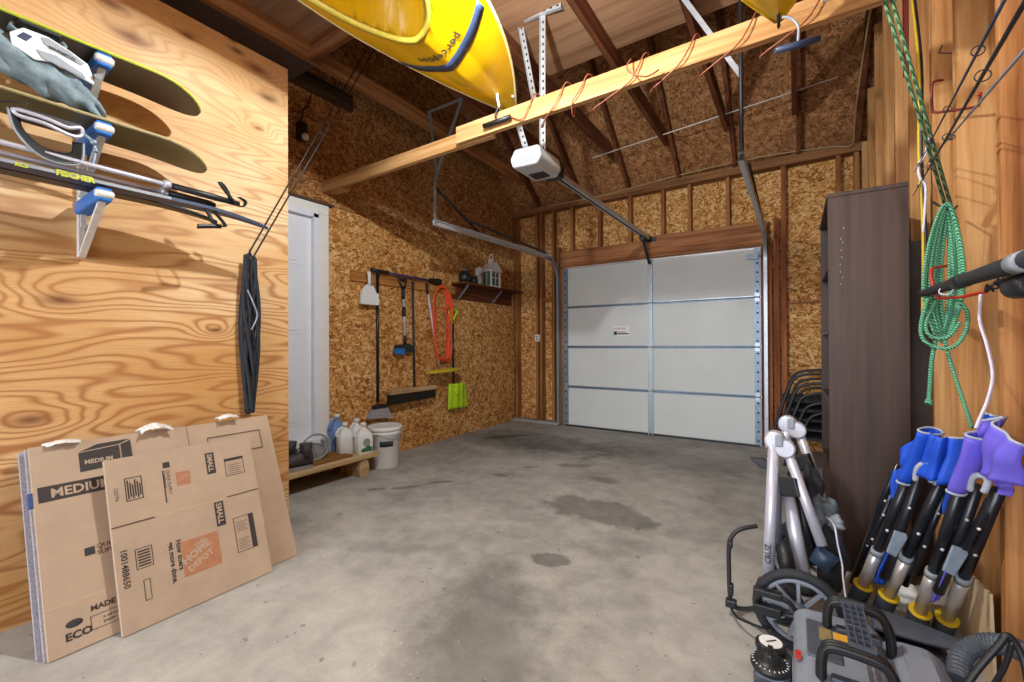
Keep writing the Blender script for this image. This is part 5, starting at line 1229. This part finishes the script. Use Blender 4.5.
for (hy, hx0, hx1) in ((1.585, .072, .205), (1.345, .048, .185)):
    m = MB(); pts = cat([(hx0, hy, .25), (hx0+.001, hy, .325), (hx0+.015, hy, .358), ((hx0+hx1)/2, hy, .362), (hx1-.012, hy, .352), (hx1+.008, hy, .31), (hx1+.012, hy, .25)], 6)
    for dy in (-.013, 0, .013): m.tube([p+V((0, dy, 0)) for p in pts], .0058, 8)
    m.tube([p+V((0, 0, -.009)) for p in pts], .012, 8)
    m.build('handle', 'black', t)
    m = MB(); m.bb((hx0+.02, hy-.012, .26), (hx1-.01, hy+.012, .285)); m.build('handle_base', 'compressor_dk', t, bevel=.004)
gx, gy0, gy1 = .130, 1.36, 1.57
m = MB()
for k in range(4): m.bar((gx-.022+.0145*k, gy0, .362), (gx-.022+.0145*k, gy1, .362), .004, .014)
for k in range(8): m.bar((gx-.025, gy0+.005+k*(gy1-gy0-.01)/7, .362), (gx+.025, gy0+.005+k*(gy1-gy0-.01)/7, .362), .004, .012)
m.bb((gx-.028, gy0-.01, .352), (gx+.028, gy0+.0, .370)); m.bb((gx-.028, gy1, .352), (gx+.028, gy1+.01, .370))
m.build('grille', 'compressor_dk', t)
sc_ = V((0.105, 1.534, 0.276)); m = MB(); m.bb(sc_-V((.022, .022, 0)), sc_+V((.022, .022, .003))); s1_ = m.build('sticker', 'sticker', body); 
m = MB(); m.bb(sc_+V((-.055, -.03, 0)), sc_+V((-.026, .03, .002))); m.build('sticker', plain('olive_sticker', '8a7a4c', .6), body)
m = MB(); m.text('N', .018, (.115, 1.566, .30), (1, 0, 0), (0, 0, 1), .001, 'LEFT', .001); m.build('white_letter', 'white_pl', body)
m = MB(); m.bb((-.008, 1.40, .262), (.006, 1.42, .275)); m.build('red_mark', 'red', body)
# regulator
rg = V((-.055, 1.43, 0))
m = MB(); m.bb((-.105, 1.36, .05), (-.015, 1.50, .215)); m.build('regulator_block', 'compressor_dk', t, bevel=.012)
m = MB(); m.lathe([(.036, .215), (.040, .222), (.040, .236), (.034, .240)], (-.068, 1.475, 0), None, 24); g_ = m.build('gauge', 'black', t)
m = MB(); m.lathe([(.030, .240), (.030, .2415)], (-.068, 1.475, 0), None, 24); m.build('dial_face', 'white_pl', g_)
m = MB(); m.bar((-.078, 1.465, .243), (-.055, 1.487, .243), .003, .002); m.build('needle', 'ink', g_)
m = MB(); m.lathe([(.044, .215), (.048, .222), (.048, .232), (.040, .236), (.020, .236), (.020, .258), (.016, .262)], (-.066, 1.392, 0), None, 24); k_ = m.build('control_knob', 'black', t)
m = MB(); m.bar((-.066, 1.365, .255), (-.066, 1.42, .255), .014, .02); m.build('knob_grip', 'black', k_, bevel=.003)
m = MB()
for i in range(16):
    a = PI*.9+i*PI*1.3/15; m.bar((-.066+.040*math.cos(a), 1.392+.040*math.sin(a), .2365), (-.066+.045*math.cos(a), 1.392+.045*math.sin(a), .2355), .002, .001)
m.build('scale_marks', 'white_pl', k_)
m = MB(); m.tube([(-.125, 1.315, .185), (-.10, 1.31, .185), (-.095, 1.31, .185)], [.013, .016, .013], 8); m.tube([(-.095, 1.31, .185), (-.05, 1.30, .185)], .019, 6, False); m.tube([(-.05, 1.30, .185), (-.01, 1.295, .185)], .012, 10); m.build('brass_coupling', 'brass', t)
m = MB(); m.tube([(-.055, 1.35, .16), (-.055, 1.30, .16)], .016, 12); m.build('valve', 'steel', t)
# carrying case / dark tray between compressor and chairs
t = thing('carry_case', 'long black moulded case lying behind the compressor by the chair feet', 'case', (.28, 1.84, 0))
m = MB(); m.grid(lambda u, v: V((.20+.22*u, 1.83+.065*math.cos(2*PI*v)*(1-.6*u*u)-.03*u, .215+.022*math.sin(2*PI*v)*(1-.5*u))), 14, 20); m.build('case_top', 'compressor_dk', t)
m = MB(); m.bb((.20, 1.73, .0), (.38, 1.87, .19)); m.build('case_body', 'black', t, bevel=.02)
m = MB(); m.tube(cat([(.21, 1.70, .20), (.30, 1.69, .19), (.39, 1.72, .21), (.43, 1.77, .23)], 5), .009, 8); m.build('coiled_lead', 'black', t)
m = MB(); m.tube(cat([(.21, 1.71, .185), (.30, 1.70, .175), (.40, 1.74, .20)], 5), .007, 8); m.build('coiled_lead', 'black', t)
# corrugated hose
pts = cat([(.352, 1.60, .225), (.375, 1.665, .262), (.425, 1.675, .305), (.470, 1.62, .335), (.492, 1.50, .34), (.495, 1.30, .28), (.48, 1.0, .12), (.46, .7, .05)], 14)
m = MB(); m.tube(pts, [.026 if i % 2 else .023 for i in range(len(pts))], 14, False); tag(m.build('vacuum_hose', plain('grey_blue_hose', '4a5058', .6)), 'thick corrugated dark grey hose running along the right wall', 'hose')
m = MB(); m.tube(cat([(.235, 1.30, .12), (.27, 1.36, .22), (.33, 1.42, .33), (.385, 1.45, .415), (.405, 1.46, .44), (.425, 1.455, .40), (.43, 1.43, .32)], 6), .0075, 8)
tag(m.build('power_cable', 'black'), 'thin black cable looping up in front of the corrugated hose', 'cable')
m = MB(); m.tube(cat([(.345, 1.56, .0+.02), (.35, 1.55, .12), (.37, 1.50, .24), (.40, 1.47, .36), (.41, 1.46, .43)], 6), .006, 8)
tag(m.build('power_cable', 'black'), 'second black cable rising behind the first loop', 'cable')
# pale board at the base of the right wall
m = MB(); m.prism([(1.985, .0), (2.42, .0), (2.44, .25), (2.02, .30)], (XR-.006, 0, 0), (0, 1, 0), (0, 0, 1), -.008)
tag(m.build('leaning_panel', 'beige_board'), 'pale beige panel leaning on the studs behind the chair feet', 'panel')

# rods, hooks, rope on the right wall
def rod(label, a, b, r0, r1, mt, rings, reel=None):
    t = thing('fishing_rod', label, 'fishing rod', a); a, b = V(a), V(b); d = (b-a).normalized()
    m = MB(); m.tube([a.lerp(b, i/8) for i in range(9)], [r0+(r1-r0)*i/8 for i in range(9)], 8); m.build('blank', mt, t)
    dn = V((-.45, 0, -1)); dn = (dn-d*dn.dot(d)).normalized()
    for f, rr in rings:
        c = a.lerp(b, f)+dn*(rr+.007); sd = d.cross(dn).normalized()
        m = MB(); m.tube([c+(dn*math.cos(2*PI*i/14)+sd*math.sin(2*PI*i/14))*rr for i in range(14)], .0018, 5, True, True); g = m.build('guide_ring', 'dark_steel', t)
        m = MB(); m.tube([a.lerp(b, f-.02), c-dn*rr, a.lerp(b, f+.02)], .0017, 5); m.build('guide_foot', 'dark_steel', g)
    return t
rod('blue black fishing rod, uppermost of the three on the red hook', (0.432, 2.5, 1.847), (0.4, 1.368, 1.899), .0015, .0045, 'navy', [(.10, .005), (.30, .007), (.52, .010), (.80, .013)])
rod('thick dark fishing rod with large guide rings, in the middle', (0.425, 2.5, 1.745), (0.4, 1.261, 1.827), .0015, .006, 'pole', [(.12, .005), (.28, .008), (.48, .011), (.76, .015)])
rod('slim grey fishing rod, lowest of the three', (0.441, 2.46, 1.832), (0.42, 1.326, 1.749), .0012, .004, 'steel_blue', [(.2, .006), (.45, .008)])
t = thing('utility_hook', 'large red coated utility hook high on a stud', 'hook', (XR, 2.37, 1.95))
m = MB(); m.tube(cat([(0.494, 2.37, 2.156), (0.472, 2.36, 2.155), (0.46, 2.355, 2.137), (0.458, 2.35, 2.047), (0.464, 2.35, 2.029), (0.484, 2.34, 2.019), (0.57, 2.33, 2.007), (0.583, 2.33, 2.015), (0.586, 2.33, 2.044)], 4), .005, 8); m.build('hook_wire', plain('dark_red_coating', '6e1a1c', .5), t)
m = MB(); m.ball((0.586, 2.33, 2.052), .007); m.build('end_cap', 'red', t)
m = MB(); m.tube(cat([(0.493, 2.37, 2.293), (0.482, 2.36, 2.267), (0.485, 2.36, 2.262), (0.519, 2.36, 2.249)], 4), .0025, 6); tag(m.build('bent_nail', 'dark_steel'), 'thin bent wire hook above the red utility hook', 'hook')
t = thing('utility_hook', 'bright red utility hook carrying the black paddle shaft', 'hook', (XR, 2.2, 1.3))
m = MB(); m.tube(cat([(0.473, 2.25, 1.402), (0.426, 2.18, 1.389), (0.412, 2.15, 1.368), (0.413, 2.13, 1.322), (0.421, 2.12, 1.277), (0.437, 2.12, 1.273), (0.475, 2.1, 1.272), (0.5, 2.05, 1.276), (0.51, 2, 1.277)], 4), .0055, 8); m.build('hook_wire', 'red', t)
t = thing('paddle_shaft', 'thick black tapered pole held on the red hook at right', 'pole', (0.414, 2.25, 1.304))
pa, pb = V((0.409, 2.27, 1.303)), V((0.42, 1.337, 1.294))
m = MB(); m.tube([pa.lerp(pb, i/6) for i in range(7)], [.0125, .016, .017, .019, .020, .0215, .022], 14); m.build('shaft', 'black_rubber', t)
m = MB(); m.tube([pa.lerp(pb, .44), pa.lerp(pb, .53)], .0215, 14); m.build('ferrule', 'black', t)
m = MB(); m.tube([pa.lerp(pb, .88), pa.lerp(pb, .95)], .024, 14); m.build('end_band', 'grey_pl', t)
m = MB(); m.tube(cat([pa.lerp(pb, .30)+V((0, -.02, .015)), pa.lerp(pb, .34)+V((-.02, 0, -.02)), pa.lerp(pb, .42)+V((-.01, 0, -.03)), pa.lerp(pb, .50)+V((0, 0, .02))], 5), .002, 5); m.build('thin_line', 'cable_white', t)
m = MB(); q0 = V((0.47, 1.835, 1.27)); random.seed(5)
pts = []
for i in range(42):
    f = i/41; pts.append(q0+V((.01*math.sin(i*1.9), -.30*f+.012*math.cos(i*1.3), .012*math.sin(i*2.6)-.0+.03*f)))
m.tube(cat(pts, 3), .0028, 5); tag(m.build('coiled_wire', 'dark_steel'), 'tangle of thin dark wire under the black pole', 'wire')
m = MB(); m.lathe([(.02, -.05), (.03, -.04), (.03, .04), (.02, .05)], (0.45, 1.513, 1.251), rotm('X', PI/2), 14); tag(m.build('black_grip', 'black'), 'stubby black grip at the right edge below the pole', 'grip')
# white strap
m = MB(); m.ribbon(cat([(0.501, 2, 1.271), (0.493, 1.98, 1.187), (0.501, 1.95, 1.107), (0.505, 1.92, 1.015), (0.483, 1.88, 0.941), (0.459, 1.85, 0.889), (0.448, 1.84, 0.859)], 6), (.010, .004, 0), .002)
tag(m.build('hanging_strap', 'cable_white'), 'thin white strap hanging from the hook down to the purple fabric', 'strap')
# green rope
t = thing('green_rope', 'coil of green and white rope hanging from a stud', 'rope', (0.479, 2.3, 1.162))
for (x0, x1) in ((873, 945), (881, 951)):
    m = MB(); m.tube([(0.248, 1.98, 2.414) if x0 == 873 else (0.269, 1.98, 2.404), (0.48, 2.29, 1.644) if x0 == 873 else (0.494, 2.28, 1.632)], .0058, 8); m.build('taut_strand', 'dgreen_rope', t)
cz = V((0.472, 2.26, 1.418)); random.seed(9)
top = V((0.481, 2.27, 1.635)); bot = V((0.467, 2.27, 1.143))
for k in range(9):
    w_ = .012+.004*k; ph = random.uniform(-1, 1); dx = random.uniform(-.012, .012)
    pts = [top+V((dx, -.01*k*.4, 0)), lerp(top, bot, .3)+V((-w_+dx, -.004*k, 0)), lerp(top, bot, .7)+V((-w_*1.2+dx, -.004*k, ph*.01)), bot+V((dx, -.004*k, -.01*k*.6+.02)), lerp(top, bot, .7)+V((w_*1.2+dx, -.004*k, 0)), lerp(top, bot, .3)+V((w_+dx, -.003*k, 0))]
    m = MB(); m.tube(cat(pts, 5, True), .0055, 7, True, True); m.build('coil_loop', 'green_rope', t)
def rp(pts, r=.0065, nm='loose_loop'): m = MB(); m.tube(cat(pts, 6), r, 7); m.build(nm, 'green_rope', t)
rp([(0.413, 2.2, 1.281), (0.393, 2.2, 1.181), (0.399, 2.19, 1.124), (0.435, 2.18, 1.094), (0.477, 2.17, 1.102), (0.506, 2.17, 1.159), (0.511, 2.18, 1.223), (0.49, 2.19, 1.268)])
rp([(0.439, 2.22, 1.274), (0.407, 2.2, 1.191), (0.416, 2.19, 1.139), (0.461, 2.18, 1.134), (0.491, 2.17, 1.188)])
rp([(0.438, 2.22, 1.131), (0.426, 2.22, 1.049), (0.42, 2.22, 0.955), (0.417, 2.22, 0.898)], .007, 'rope_end')
rp([(0.459, 2.22, 1.142), (0.47, 2.2, 1.05), (0.486, 2.18, 0.961), (0.501, 2.14, 0.86), (0.506, 2.12, 0.819)], .006, 'rope_end')
m = MB(); m.ball((0.417, 2.22, 0.891), (.013, .013, .014)); m.build('knot', 'green_rope', t)
m = MB(); m.tube(cat([(0.449, 2.3, 1.661), (0.46, 2.26, 1.632), (0.49, 2.25, 1.609), (0.515, 2.3, 1.633)], 5), .004, 6); m.build('hook', 'dark_steel', t)
# cables running down by the bookcase
for (mt, dx, lab, z0) in (('cable_yellow', 0, 'yellow electrical cable running down the stud beside the bookcase', 1.2), ('black', .018, 'black cable running down beside the yellow one', 1.3), ('cable_white', .034, 'white cable curling off the stud near the rod tips', 1.75)):
    y = 2.72
    if mt == 'cable_white': pts = [(XR-.02, 2.70, 2.05), (XR-.03, 2.69, 1.98), (XR-.055, 2.69, 1.93), (XR-.05, 2.69, 1.87), (XR-.03, 2.70, 1.83), (XR-.035, 2.70, 1.7), (XR-.04, 2.70, 1.62)]
    else: pts = [(XR-.035+dx*.5, 3.1, 3.6), (XR-.04+dx*.5, 2.9, 2.9), (XR-.045+dx*.5, 2.72, 2.4), (XR-.05+dx*.5, 2.71, 2.0), (XR-.04+dx*.5, 2.70, 1.6), (XR-.045+dx*.5, 2.70, z0)]
    m = MB(); m.tube(cat(pts, 6), .006, 6); tag(m.build('electrical_cable', mt), lab, 'cable')
m = MB(); m.bb((XR-.02, 3.19+.0, 2.6), (XR-.002, 3.23, 3.4)); o = tag(m.build('painted_batten', 'paint_red'), 'narrow dark red painted batten on the stud above the bookcase', 'batten')
